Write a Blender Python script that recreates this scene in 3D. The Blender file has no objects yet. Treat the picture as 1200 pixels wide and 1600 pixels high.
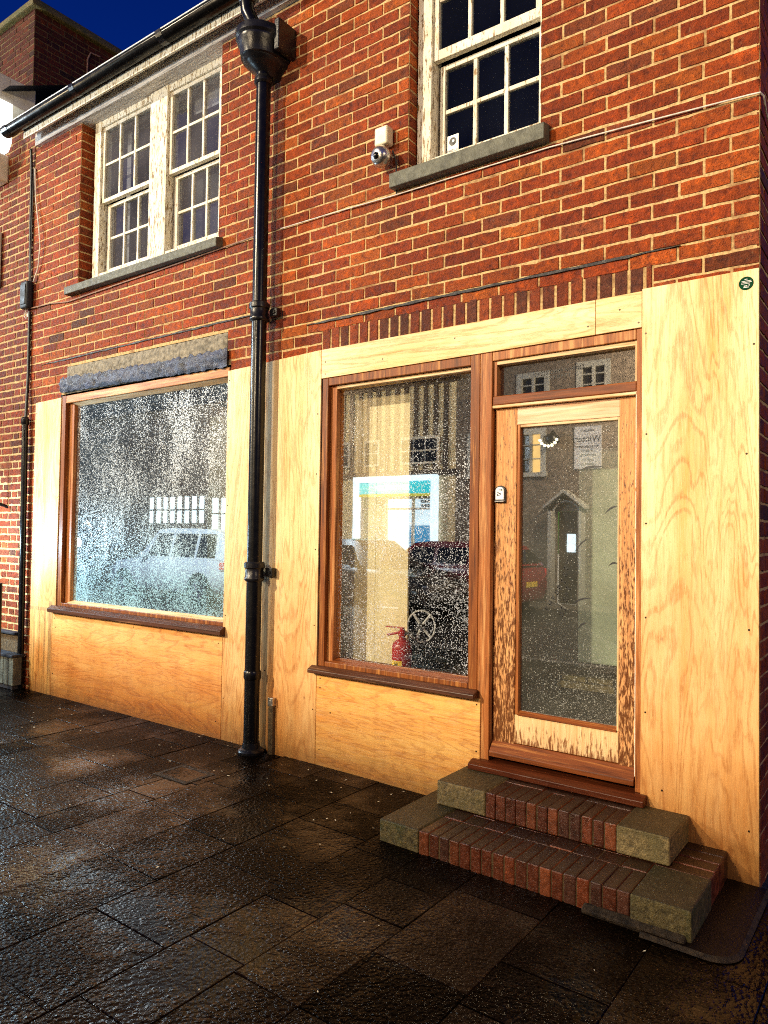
import bpy, bmesh, math, random
from mathutils import Vector, Matrix
random.seed(7)
R = math.radians
sc = bpy.context.scene
COL = sc.collection
WORLD_OF = {}          # world origin of every empty, so that children are written in world coordinates

# ------------------------------------------------------------------ helpers
def tag(o, label=None, cat=None, group=None, kind=None):
    if label: o['label'] = label
    if cat: o['category'] = cat
    if group: o['group'] = group
    if kind: o['kind'] = kind
    return o

def empty(name, loc, label, cat, group=None, parent=None):
    o = bpy.data.objects.new(name, None); COL.objects.link(o)
    o.empty_display_size = 0.1
    o.location = loc
    WORLD_OF[o.name] = Vector(loc)
    tag(o, label, cat, group)
    return o

class MB:
    """collects shapes (world coordinates) into one mesh"""
    def __init__(s): s.v = []; s.f = []; s.m = []; s.c = []
    def vert(s, p, c=(1, 1, 1, 1)):
        s.v.append(tuple(p)); s.c.append(c); return len(s.v) - 1
    def face(s, idx, mat=0): s.f.append(tuple(idx)); s.m.append(mat)
    def quad(s, a, b, c, d, mat=0, col=(1, 1, 1, 1)):
        i = [s.vert(p, col) for p in (a, b, c, d)]; s.face(i, mat)
    def box(s, x0, x1, y0, y1, z0, z1, mat=0, col=(1, 1, 1, 1)):
        P = [(x0, y0, z0), (x1, y0, z0), (x1, y1, z0), (x0, y1, z0), (x0, y0, z1), (x1, y0, z1), (x1, y1, z1), (x0, y1, z1)]
        i = [s.vert(p, col) for p in P]
        for q in ((0, 3, 2, 1), (4, 5, 6, 7), (0, 1, 5, 4), (1, 2, 6, 5), (2, 3, 7, 6), (3, 0, 4, 7)):
            s.face([i[k] for k in q], mat)
    def prism(s, pts, axis, a0, a1, mat=0):
        """polygon pts (2-D) extruded along axis x / y / z from a0 to a1"""
        def P(p, a):
            return {'x': (a, p[0], p[1]), 'y': (p[0], a, p[1]), 'z': (p[0], p[1], a)}[axis]
        n = len(pts)
        A = [s.vert(P(p, a0)) for p in pts]; B = [s.vert(P(p, a1)) for p in pts]
        s.face(A[::-1], mat); s.face(B, mat)
        for i in range(n):
            j = (i + 1) % n; s.face((A[i], A[j], B[j], B[i]), mat)
    def tube(s, pts, r, n=10, cap=True, mat=0):
        pts = [Vector(p) for p in pts]; rings = []
        rr = r if isinstance(r, (list, tuple)) else [r] * len(pts)
        up = None
        for k, p in enumerate(pts):
            d = (pts[min(k + 1, len(pts) - 1)] - pts[max(k - 1, 0)]).normalized()
            if up is None:
                up = Vector((0, 0, 1)) if abs(d.z) < .9 else Vector((1, 0, 0))
            a = d.cross(up)
            if a.length < 1e-4: a = d.cross(Vector((0, 1, 0)))
            a.normalize(); b = a.cross(d).normalized(); up = b
            rings.append([s.vert(p + (a * math.cos(t) + b * math.sin(t)) * rr[k]) for t in [2 * math.pi * i / n for i in range(n)]])
        for A, B in zip(rings, rings[1:]):
            for i in range(n):
                j = (i + 1) % n; s.face((A[i], A[j], B[j], B[i]), mat)
        if cap: s.face(rings[0][::-1], mat); s.face(rings[-1], mat)
    def lathe(s, c, prof, n=24, mat=0, axis='z'):
        """prof: list of (r, h)"""
        rings = []
        for r, h in prof:
            ring = []
            for i in range(n):
                t = 2 * math.pi * i / n
                a, b = r * math.cos(t), r * math.sin(t)
                p = {'z': (c[0] + a, c[1] + b, c[2] + h), 'y': (c[0] + a, c[1] + h, c[2] + b), 'x': (c[0] + h, c[1] + a, c[2] + b)}[axis]
                ring.append(s.vert(p))
            rings.append(ring)
        for A, B in zip(rings, rings[1:]):
            for i in range(n):
                j = (i + 1) % n; s.face((A[i], A[j], B[j], B[i]), mat)
        s.face(rings[0][::-1], mat); s.face(rings[-1], mat)
    def build(s, name, mats, parent=None, bevel=0, smooth=False, seg=2):
        if not isinstance(mats, (list, tuple)): mats = [mats]
        off = Vector((0, 0, 0)); q = parent
        if q is not None: off = WORLD_OF.get(q.name, Vector((0, 0, 0)))
        me = bpy.data.meshes.new(name)
        me.from_pydata([(v[0] - off.x, v[1] - off.y, v[2] - off.z) for v in s.v], [], s.f)
        for m in mats: me.materials.append(m)
        me.polygons.foreach_set('material_index', s.m)
        ca = me.color_attributes.new('Col', 'FLOAT_COLOR', 'POINT')
        ca.data.foreach_set('color', [x for c in s.c for x in c])
        bm = bmesh.new(); bm.from_mesh(me); bmesh.ops.recalc_face_normals(bm, faces=bm.faces); bm.to_mesh(me); bm.free()
        if smooth:
            me.polygons.foreach_set('use_smooth', [True] * len(me.polygons))
        me.update()
        o = bpy.data.objects.new(name, me); COL.objects.link(o)
        if smooth and smooth != 'all':
            try: me.set_sharp_from_angle(angle=R(40))
            except Exception: pass
        if parent is not None:
            o.parent = parent; WORLD_OF[o.name] = off
        else:
            WORLD_OF[o.name] = Vector((0, 0, 0))
        if bevel:
            b = o.modifiers.new('bevel', 'BEVEL'); b.width = bevel; b.segments = seg; b.limit_method = 'ANGLE'; b.angle_limit = R(35)
        return o

def bx(name, mat, parent, *dims, bevel=.003):
    m = MB(); m.box(*dims); return m.build(name, mat, parent, bevel)

# ------------------------------------------------------------------ materials
class NT:
    def __init__(s, name):
        s.mat = bpy.data.materials.new(name); s.mat.use_nodes = True
        s.t = s.mat.node_tree; s.t.nodes.clear()
        s.out = s.t.nodes.new('ShaderNodeOutputMaterial')
    def n(s, typ, props=None, **ins):
        nd = s.t.nodes.new('ShaderNode' + typ)
        for k, v in (props or {}).items(): setattr(nd, k, v)
        for k, v in ins.items():
            key = int(k[1:]) if k[0] == 'i' and k[1:].isdigit() else k.replace('_', ' ')
            sock = nd.inputs[key]
            if isinstance(v, bpy.types.NodeSocket): s.t.links.new(v, sock)
            elif isinstance(v, bpy.types.Node): s.t.links.new(v.outputs[0], sock)
            else: sock.default_value = v
        return nd
    def math(s, op, a, b=0., clamp=False):
        return s.n('Math', {'operation': op, 'use_clamp': clamp}, i0=a, i1=b).outputs[0]
    def mix(s, f, a, b, blend='MIX'):
        nd = s.n('Mix', {'data_type': 'RGBA', 'blend_type': blend}, i0=f, i6=a, i7=b)
        return nd.outputs[2]
    def ramp(s, f, *stops):
        nd = s.n('ValToRGB', None, Fac=f); e = nd.color_ramp.elements
        while len(e) < len(stops): e.new(.5)
        for k, (p, c) in enumerate(stops):
            e[k].position = p; e[k].color = c if len(c) == 4 else (*c, 1)
        return nd.outputs[0]
    def mr(s, v, a, b, c=0., d=1.):
        return s.n('MapRange', None, Value=v, From_Min=a, From_Max=b, To_Min=c, To_Max=d).outputs[0]
    def pos(s): return s.n('NewGeometry').outputs['Position']
    def vec(s, v, sc_, loc=(0, 0, 0)):
        return s.n('Mapping', None, Vector=v, Scale=sc_, Location=loc).outputs[0]
    def noise(s, v, scale, detail=3., rough=.55, dist=0.):
        return s.n('TexNoise', None, Vector=v, Scale=scale, Detail=detail, Roughness=rough, Distortion=dist).outputs[0]
    def bump(s, h, strength, dist=.01):
        return s.n('Bump', None, Height=h, Strength=strength, Distance=dist).outputs[0]
    def bsdf(s, col, rough=.6, normal=None, spec=.5, metal=0., **k):
        d = dict(Base_Color=col, Roughness=rough, Metallic=metal); d['Specular_IOR_Level'] = spec
        d.update(k)
        if normal is not None: d['Normal'] = normal
        b = s.n('BsdfPrincipled', None, **d)
        return b.outputs[0]
    def done(s, sh): s.t.links.new(sh, s.out.inputs[0]); return s.mat
def C(r, g, b): return (r, g, b, 1.)

def mat_plain(name, col, rough=.5, metal=0., spec=.5, mott=.25, scale=20., bump=.1, emit=None, es=0.):
    t = NT(name); p = t.pos()
    nz = t.noise(p, scale, 4.)
    dark = tuple(c * (1 - mott) for c in col) ; lite = tuple(min(1, c * (1 + mott)) for c in col)
    c = t.ramp(nz, (.3, dark), (.7, lite))
    nb = t.bump(t.noise(p, scale * 6, 3.), bump)
    k = {}
    if emit: k['Emission_Color'] = C(*emit); k['Emission_Strength'] = es
    rr = t.mr(t.noise(p, scale * 1.7, 3.), .3, .7, rough * .8, min(1, rough * 1.25))
    return t.done(t.bsdf(c, rr, nb, spec, metal, **k))

def mat_ply(name, seed, vertical=True, tone=0., damp=1.):
    t = NT(name); p = t.pos()
    sep = t.n('SeparateXYZ', None, Vector=p)
    x, z = sep.outputs[0], sep.outputs[2]
    across, along = (x, z) if vertical else (z, x)
    v = t.n('CombineXYZ', None, X=across, Y=t.math('MULTIPLY', along, .15), Z=seed * 3.7).outputs[0]
    def stretch(a, b, k): return t.n('CombineXYZ', None, X=t.math('MULTIPLY', across, a), Y=t.math('MULTIPLY', along, b), Z=seed * k).outputs[0]
    n1 = t.noise(v, 2.6, 3.5, .55, .8)
    wob = t.noise(stretch(60., 10., 2.), 1., 3., .6)
    ph = t.math('MULTIPLY_ADD', wob, 1.5); t.t.links.new(t.math('MULTIPLY', n1, 130.), ph.node.inputs[2])
    ring = t.math('SINE', ph)
    pores = t.noise(stretch(150., 16., 5.), 1., 3., .7)
    ringm = t.math('MULTIPLY', t.mr(ring, .15, .95), t.mr(pores, .34, .56))
    fib = t.noise(stretch(230., 8., 1.), 1., 3., .65)
    streak = t.noise(stretch(48., 3.5, 5.), 1., 5., .7)
    broad = t.noise(stretch(7., .7, 7.), 1., 3., .6)
    blotch = t.noise(v, 1.9, 3.)
    fleck = t.noise(stretch(95., 20., 11.), 1., 4., .7)
    pale = C(.97 - .03 * tone, .77 - .15 * tone, .43 - .20 * tone); gold = C(.80, .41 - .08 * tone, .10 - .045 * tone); dk = C(.36, .13, .022)
    c = t.mix(t.mr(t.math('ADD', t.math('MULTIPLY', blotch, .5), t.math('MULTIPLY', broad, .5)), .42, .66), pale, gold)
    c = t.mix(t.math('MULTIPLY', t.math('MULTIPLY', ringm, t.mr(broad, .35, .65, .35, 1.)), .72), c, t.mix(.18, dk, gold))
    c = t.mix(t.mr(streak, .50, .68, 0., .55), c, t.mix(.5, dk, gold))
    c = t.mix(t.mr(fleck, .57, .68, 0., .45), c, C(.50, .20, .04))
    c = t.mix(t.mr(fib, .48, .75, 0., .55), c, t.mix(.6, c, C(1., .84, .55)))
    edge = t.math('ADD', z, t.math('MULTIPLY', t.math('SUBTRACT', t.noise(p, 3.5, 4.), .5), .9))
    c = t.mix(t.mr(edge, 1.55, .1, 0., .95 * damp, ), c, t.mix(1., c, C(.66, .40, .17), 'MULTIPLY'))
    run_shade = t.math('MULTIPLY', t.mr(t.noise(t.vec(p, (26, 26, .55), (seed, 0, 0)), 1., 4., .6), .52, .66), t.mr(z, 1.3, .2, .0, .62 if seed == 1 else .16))  # drip runs; stronger on the first sheet, painting in the railing's shadow stripes
    c = t.mix(run_shade, c, t.mix(1., c, C(.50, .30, .14), 'MULTIPLY'))
    grime = t.mr(t.math('ADD', z, t.math('MULTIPLY', t.noise(p, 14., 4.), .22)), .26, .06, 0., .55)
    c = t.mix(grime, c, C(.12, .05, .014))
    vk = t.n('CombineXYZ', None, X=across, Y=t.math('MULTIPLY', along, .7), Z=seed * 9.).outputs[0]
    kn = t.n('TexVoronoi', None, Vector=vk, Scale=4.5).outputs['Distance']
    c = t.mix(t.mr(kn, .05, .0, 0., .8), c, C(.2, .07, .015))
    b = t.bump(t.math('ADD', fib, t.math('MULTIPLY', ringm, -.7)), .25, .004)
    return t.done(t.bsdf(c, t.mr(streak, .3, .7, .4, .62), b, .35))

def mat_brick(name='brick_face', dull=1., hue=(1, 1, 1)):
    t = NT(name); p = t.pos()
    a = t.n('Attribute', {'attribute_name': 'Col'}).outputs['Color']
    m1 = t.noise(p, 24., 6., .7, .4); m2 = t.noise(p, 150., 3., .7); m3 = t.noise(p, 1.4, 4.)
    ps = t.vec(p, (1, 1, 1), (9, 3, 4))
    c = t.mix(1., a, t.ramp(m1, (.34, (.42, .38, .38)), (.45, (.88, .87, .86)), (.56, (1.12, 1.12, 1.06)), (.68, (1.75, 1.65, 1.35))), 'MULTIPLY')
    c = t.mix(t.mr(m2, .55, .66, 0., .75), c, C(.045, .016, .008))
    smear = t.math('MULTIPLY', t.mr(t.noise(ps, 38., 5., .75), .60, .72), t.mr(t.noise(ps, 4., 3.), .45, .62))
    c = t.mix(t.math('MULTIPLY', smear, .75), c, C(.58, .42, .22))
    drip = t.noise(t.vec(p, (7, 7, .9)), 1., 4., .6)
    c = t.mix(t.mr(drip, .58, .78, 0., .5), c, t.mix(1., c, C(.30, .26, .25), 'MULTIPLY'))
    c = t.mix(1., c, t.ramp(m3, (.3, (.74 * dull, .70 * dull, .70 * dull)), (.68, (1.2 * dull, 1.18 * dull, 1.1 * dull))), 'MULTIPLY')
    c = t.mix(1., c, C(*hue), 'MULTIPLY')
    b = t.bump(t.math('ADD', m2, t.math('MULTIPLY', m1, 2.6)), 1., .010)
    return t.done(t.bsdf(c, t.mr(m1, .3, .7, .5, .85), b, .3))

def mat_mortar(name='mortar', k=1.):
    t = NT(name); p = t.pos()
    n1 = t.noise(p, 60., 5., .7); n2 = t.noise(p, 5., 4., .6)
    c = t.ramp(n1, (.3, (.30 * k, .17 * k, .065 * k)), (.57, (.68 * k, .48 * k, .23 * k)))
    c = t.mix(t.mr(n2, .52, .66, 0., .8), c, C(.22 * k, .10 * k, .045 * k))
    return t.done(t.bsdf(c, .9, t.bump(n1, .6, .006), .2))

def mat_timber(name, base, pale, dark, wear=.4, vert=True, rough=.35):
    """stained joinery: streaks along the grain, worn pale where the stain is gone"""
    t = NT(name); p = t.pos()
    sv = (75, 75, 4) if vert else (4, 75, 75)
    n1 = t.noise(t.vec(p, sv), 1., 4., .6); n2 = t.noise(t.vec(p, tuple(q * .35 for q in sv)), 1., 4., .7)
    c = t.ramp(n1, (.25, dark), (.5, base), (.8, tuple(min(1, q * 1.5) for q in base)))
    c = t.mix(t.mr(n2, .62 - .25 * wear, .74 - .2 * wear, 0., .9), c, C(*pale))
    return t.done(t.bsdf(c, rough + .12, t.bump(n1, .2, .004), .22))

def mat_flaky(name, pale, mid, brown, amount_top, amount_bot, z0, z1, vert=True, scale=1.):
    """bare wood with flakes of old varnish left on it, more of them lower down"""
    t = NT(name); p = t.pos()
    z = t.n('SeparateXYZ', None, Vector=p).outputs[2]
    s1 = (120 * scale, 120 * scale, 24 * scale) if vert else (26 * scale, 60, 30 * scale)
    fl = t.noise(t.vec(p, s1), 1., 4., .62, .3)
    grain = t.noise(t.vec(p, (120, 120, 4) if vert else (5, 120, 120)), 1., 3., .6)
    c = t.ramp(grain, (.3, mid), (.65, pale))
    th = t.mr(z, z1, z0, amount_top, amount_bot)
    soft = t.mr(t.math('ADD', fl, th), .53, .66)
    c = t.mix(t.math('MULTIPLY', soft, .92), c, t.mix(t.noise(p, 40., 3.), C(*brown), C(brown[0] * .4, brown[1] * .35, brown[2] * .3)))
    return t.done(t.bsdf(c, t.mr(soft, 0., 1., .65, .3), t.bump(t.math('ADD', soft, grain), .3, .003), .4))

def mat_white_paint(name, lum=1., peel=.5):
    t = NT(name); p = t.pos()
    n1 = t.noise(t.vec(p, (70, 70, 14)), 1., 5., .72); n2 = t.noise(p, 9., 4.)
    c = t.ramp(n2, (.3, (.76 * lum, .68 * lum, .50 * lum)), (.7, (.90 * lum, .87 * lum, .76 * lum)))
    pm = t.mr(n1, .68 - .13 * peel, .72 - .13 * peel)
    c = t.mix(pm, c, t.mix(t.noise(p, 30., 3.), C(.10, .055, .02), C(.42, .27, .11)))
    return t.done(t.bsdf(c, .55, t.bump(t.math('SUBTRACT', n1, pm), .4, .004), .35))

def mat_glass(name, refl=.28, tint=(.8, .86, .86), fk=.5, drops=0., dropcol=(.8, .9, 1.), scale=95., ztop=None, zbot=None, streak=.5, film=0., filmcol=(.5, .6, .62), soft=0., cool_light_col=None):
    t = NT(name); p = t.pos()
    sep = t.n('SeparateXYZ', None, Vector=p)
    bumpn = None
    if drops:
        d1 = t.noise(p, scale, 2., .6)
        bumpn = t.bump(t.noise(p, 6., 2.), .02, .002)
    tr = t.n('BsdfTransparent', None, Color=C(*tint)).outputs[0]
    gl = t.n('BsdfGlossy', None, Color=C(1, 1, 1), Roughness=.015)
    fr = t.n('LayerWeight', None, Blend=.25).outputs['Fresnel']
    f = t.math('MULTIPLY_ADD', fr, fk); f.node.inputs[2].default_value = refl
    base = t.n('MixShader', None, Fac=t.math('MINIMUM', f, .9), i1=tr, i2=gl.outputs[0]).outputs[0]
    if film:
        df = t.n('BsdfDiffuse', None, Color=C(*filmcol)).outputs[0]
        fm = t.mr(t.noise(p, 2.2, 3.), .3, .7, film * .5, film * 1.4)
        base = t.n('MixShader', None, Fac=fm, i1=base, i2=df).outputs[0]
    if drops:
        big = t.noise(t.vec(p, (1, 1, .6)), 2.6, 4., .6)
        st = t.noise(t.vec(p, (38, 38, 1.6)), 1., 3., .6)
        dens = t.math('ADD', t.mr(big, .3, .7, -.09, .07), t.math('MULTIPLY', t.math('SUBTRACT', st, .5), streak * .3))
        if ztop is not None:
            dens = t.math('ADD', dens, t.mr(sep.outputs[2], ztop, zbot, -.07, .04))
        grain = t.noise(p, scale * 1.0, 2.5, .7)
        vo = t.n('TexVoronoi', None, Vector=p, Scale=scale)
        rnd_ = t.n('SeparateColor', None, Color=vo.outputs['Color'])
        rad = t.math('ADD', t.math('MULTIPLY', rnd_.outputs[0], .62), t.math('ADD', t.math('MULTIPLY', dens, 2.2), -.62 + .62 * drops + soft))
        mask = t.mr(t.math('SUBTRACT', rad, vo.outputs['Distance']), -.10, .14)
        dcol = t.mix(rnd_.outputs[1], C(*[q * .55 for q in dropcol]), C(*[min(1, q * 1.5) for q in dropcol]))
        if cool_light_col: dcol = t.mix(t.mr(sep.outputs[2], 1.9, 1.1, 0., .8), dcol, t.mix(rnd_.outputs[1], C(*[q * .55 for q in cool_light_col]), C(*[min(1, q * 1.5) for q in cool_light_col])))  # cool light tinted into the colour of the lower drops
        dd = t.n('BsdfDiffuse', None, Color=dcol).outputs[0]
        dg = t.n('BsdfGlossy', None, Color=C(.9, .95, 1), Roughness=.45).outputs[0]
        ds = t.n('MixShader', None, Fac=.22, i1=dd, i2=dg).outputs[0]
        base = t.n('MixShader', None, Fac=t.math('MULTIPLY', mask, .78), i1=base, i2=ds).outputs[0]
        t.t.links.new(bumpn, gl.inputs['Normal'])
    return t.done(base)

def mat_emit(name, col, s):
    t = NT(name); p = t.pos()
    n = t.noise(p, 3., 3.)
    c = t.ramp(n, (.3, tuple(q * .75 for q in col)), (.7, col))
    return t.done(t.n('Emission', None, Color=c, Strength=s).outputs[0])

def mat_wet_paving():
    t = NT('wet_paving'); p = t.pos()
    a = t.n('Attribute', {'attribute_name': 'Col'}).outputs['Color']
    g1 = t.noise(p, 150., 2., .6); g2 = t.noise(t.vec(p, (1., .55, 1.)), 46., 3., .65); g3 = t.noise(p, 1.3, 5., .65); g4 = t.noise(p, 11., 4., .65)
    vor = t.n('TexVoronoi', None, Vector=p, Scale=58.).outputs['Distance']
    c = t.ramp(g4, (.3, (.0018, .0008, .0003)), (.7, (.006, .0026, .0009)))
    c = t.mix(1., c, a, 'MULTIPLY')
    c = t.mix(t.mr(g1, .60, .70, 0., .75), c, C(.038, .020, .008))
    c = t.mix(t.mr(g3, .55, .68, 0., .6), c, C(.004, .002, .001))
    rough = t.math('ADD', t.mr(g3, .40, .60, .34, .12), t.mr(g4, .3, .7, -.02, .10))
    h = t.math('ADD', t.math('MULTIPLY', t.math('SUBTRACT', 1., vor), 1.1), t.math('ADD', t.math('MULTIPLY', g2, 1.5), t.math('MULTIPLY', g4, 1.2)))
    flat = t.mr(g3, .48, .60, 1., .30)
    b = t.n('Bump', None, Height=t.math('MULTIPLY', h, flat), Strength=.7, Distance=.0062).outputs[0]
    ar = t.n('SeparateColor', None, Color=a).outputs[0]
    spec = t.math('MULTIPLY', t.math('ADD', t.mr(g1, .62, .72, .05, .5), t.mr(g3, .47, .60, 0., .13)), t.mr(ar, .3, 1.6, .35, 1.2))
    return t.done(t.bsdf(c, rough, b, spec, Specular_Tint=C(.95, .84, .70)))

M = {}
M['brick'] = mat_brick()
M['brick_dim'] = mat_brick('old_brick', .8, (.85, .75, .8))
M['brick_shade'] = mat_brick('shaded_brick', .30, (.8, .62, .45))  # last brick: the chimney's weak light put into a darker colour
M['mortar'] = mat_mortar(); M['mortar_dim'] = mat_mortar('old_mortar', .8); M['mortar_dark'] = mat_mortar('dark_mortar', .22)  # last mortar darkened to match the chimney's painted shade; also beds the steps
M['frame'] = mat_timber('stained_frame_timber', (.20, .055, .009), (.50, .21, .05), (.055, .012, .003), .34)
M['frame_h'] = mat_timber('stained_rail_timber', (.18, .045, .008), (.44, .17, .04), (.05, .010, .003), .2, False)
M['frame_lit'] = mat_timber('worn_lit_stile_timber', (.33, .105, .025), (.64, .31, .11), (.10, .024, .007), .5)  # lighter copy of the frame timber, light on the stiles put into colour
M['head'] = mat_timber('orange_head_timber', (.48, .19, .055), (.72, .42, .19), (.16, .045, .012), .5, False)
M['bead'] = mat_timber('pale_bead_timber', (.66, .42, .2), (.85, .66, .42), (.3, .12, .04), .6)
M['bead_h'] = mat_timber('pale_rail_bead_timber', (.66, .42, .2), (.85, .66, .42), (.3, .12, .04), .6, False)
M['sill'] = mat_timber('dark_sill_timber', (.075, .026, .012), (.24, .11, .05), (.02, .008, .004), .22, False, .25)
M['thresh'] = mat_timber('wet_threshold_timber', (.085, .018, .005), (.2, .055, .018), (.03, .006, .003), .2, False, .2)
M['door_top'] = mat_timber('bare_top_rail', (.78, .47, .28), (.90, .66, .48), (.55, .26, .11), .6, False)
M['door_stile'] = mat_flaky('flaking_door_stile', (.74, .38, .14), (.48, .19, .055), (.125, .030, .006), -.035, .165, .35, 2.05)
M['door_bottom'] = mat_flaky('flaking_bottom_rail', (.82, .58, .30), (.66, .36, .14), (.24, .07, .018), -.10, .14, .37, .53, True, .55)
M['white'] = mat_white_paint('peeling_white_paint', 1., .75); M['white2'] = mat_white_paint('flaking_white_paint', 1., 1.05)
M['white_clean'] = mat_white_paint('white_gloss_paint', 1.08, .05)
M['cream_trim'] = mat_white_paint('cream_cornice_paint', .95, .4)
M['soffit'] = mat_plain('grey_soffit_board', (.40, .38, .37), .75, mott=.3, scale=7., bump=.3)
def soffit():
    t = NT('weathered_soffit_board'); p = t.pos()
    n = t.noise(t.vec(p, (3, 60, 60)), 1., 5., .7, .6); n2 = t.noise(t.vec(p, (2.2, 25, 25)), 1., 4., .6)
    c = t.ramp(n, (.32, (.22, .20, .19)), (.5, (.66, .63, .61)), (.75, (.82, .79, .76)))
    c = t.mix(t.mr(n2, .62, .68, 0., .8), c, C(.05, .035, .02))
    return t.done(t.bsdf(c, .7, t.bump(n, .5, .006), .3))
M['soffit'] = soffit()
M['black'] = mat_plain('gloss_black_paint', (.004, .004, .005), .24, spec=.35, mott=.3, scale=8., bump=.04)
M['black_old'] = mat_plain('weathered_black_paint', (.009, .009, .012), .3, spec=.4, mott=.5, scale=10., bump=.15)
M['gutter_lip'] = mat_plain('gutter_edge_highlight', (.75, .78, .82), .3, mott=.3, scale=9.)  # pale colour paints the highlight along the gutter lip
M['rubber'] = mat_plain('black_cable', (.014, .013, .012), .5)
M['stone'] = mat_plain('mossy_step_stone', (.085, .075, .026), .5, mott=.85, scale=40., bump=2.2)
M['stone_pale'] = mat_plain('pale_step_stone', (.19, .155, .062), .5, mott=.75, scale=44., bump=2.2)
M['sillstone'] = mat_plain('painted_grey_sill', (.115, .115, .085), .6, mott=.4, scale=18., bump=.6)
M['concrete'] = mat_plain('rough_concrete', (.27, .235, .175), .9, mott=.55, scale=34., bump=.8)
M['membrane'] = mat_plain('navy_membrane', (.042, .052, .10), .5, mott=.6, scale=14., bump=.9)
M['flashing'] = mat_plain('dark_flashing', (.022, .018, .02), .6, mott=.4, scale=14., bump=.6)
M['apron'] = mat_plain('dark_apron_concrete', (.008, .004, .002), .4, spec=.14, mott=.4, scale=18., bump=.6)
M['apron_rim'] = mat_plain('pale_apron_rim', (.045, .030, .016), .6, spec=.2, mott=.7, scale=40., bump=1.)
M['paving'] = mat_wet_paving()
M['joint'] = mat_plain('dark_paving_joint', (.008, .006, .004), .45, mott=.3, scale=60., bump=1.)
M['asphalt'] = mat_plain('wet_asphalt', (.02, .02, .022), .25, mott=.3, scale=80., bump=1.)
M['kerb'] = mat_plain('granite_kerb', (.12, .11, .10), .4, mott=.3, scale=60., bump=.6)
M['iron'] = mat_plain('rusty_iron', (.10, .065, .03), .55, metal=.3, mott=.6, scale=40., bump=.9)
M['steel'] = mat_plain('brushed_steel', (.62, .60, .58), .22, metal=.9, mott=.15, scale=30.)
M['dark_lens'] = mat_plain('dark_camera_lens', (.008, .008, .01), .1, spec=.8)
M['cream_plastic'] = mat_plain('cream_plastic', (.80, .72, .50), .4, mott=.08, scale=10.)
M['grey_plastic'] = mat_plain('grey_plastic', (.022, .026, .036), .5, spec=.25, mott=.2, scale=12.)
M['white_plastic'] = mat_plain('white_plastic', (.82, .84, .86), .35, mott=.05, scale=9.)
M['cable_white'] = mat_plain('white_cable', (.72, .66, .58), .5, mott=.3, scale=30.)
M['cable_dim'] = mat_plain('dirty_pink_cable', (.34, .20, .14), .6, mott=.4, scale=30.)
M['green'] = mat_plain('green_vinyl', (.004, .05, .02), .8, spec=.1, mott=.2, scale=60.)
M['ink'] = mat_plain('black_ink', (.01, .01, .012), .5)
M['paper'] = mat_plain('white_vinyl', (.8, .8, .8), .4, mott=.05)
M['screw'] = mat_plain('dark_screw', (.03, .014, .006), .4, metal=.4)
M['red'] = mat_plain('red_cylinder_paint', (.42, .02, .015), .25, mott=.1)
M['yellow'] = mat_plain('yellow_label', (.80, .58, .04), .5, mott=.1)
M['room_dark'] = mat_plain('dim_room_wall', (.05, .052, .06), .8, mott=.2, scale=2.)
M['room_floor'] = mat_plain('dim_room_floor', (.07, .058, .038), .7, mott=.4, scale=5.)
M['room_cream'] = mat_plain('cream_boarding', (.98, .84, .52), .8, mott=.10, scale=4.)
M['room_green'] = mat_plain('pale_green_plaster', (.62, .68, .52), .8, mott=.3, scale=3.)
M['curtain'] = mat_plain('grey_blind', (.34, .34, .36), .9, mott=.2, scale=9.)
M['room_black'] = mat_plain('unlit_room', (.012, .013, .017), .9, mott=.3, scale=2.)
M['sash_glass'] = mat_glass('sash_pane_glass', .02, (.72, .76, .8), .10, film=.11, filmcol=(.42, .39, .42))  # grey film colour stands in for pale reflections on the panes
M['sash_glass_dark'] = mat_glass('dark_sash_glass', .02, (.5, .55, .62), .06, film=.012, filmcol=(.3, .35, .5))
M['glass_wet'] = mat_glass('streaming_condensation', .60, (.62, .7, .72), .4, .95, (.48, .50, .50), 120., 2.6, .85, .42, film=.14, filmcol=(.17, .23, .28), soft=.16, cool_light_col=(.20, .55, .86))  # blue of film and lower drops is cool light put into colour
M['glass_damp'] = mat_glass('speckled_condensation', .28, (.99, .99, .97), .5, .60, (.46, .48, .54), 145., 2.45, 1.7, .22, soft=.04)
M['glass_door'] = mat_glass('door_glass', .36, (.90, .94, .88), .5, .58, (.30, .29, .24), 130., 2.1, .75, .2, film=.16, filmcol=(.22, .22, .18), soft=.0)
M['glass_fan'] = mat_glass('fanlight_glass', .27, (.60, .62, .60), film=.04, filmcol=(.24, .23, .21))

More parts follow.
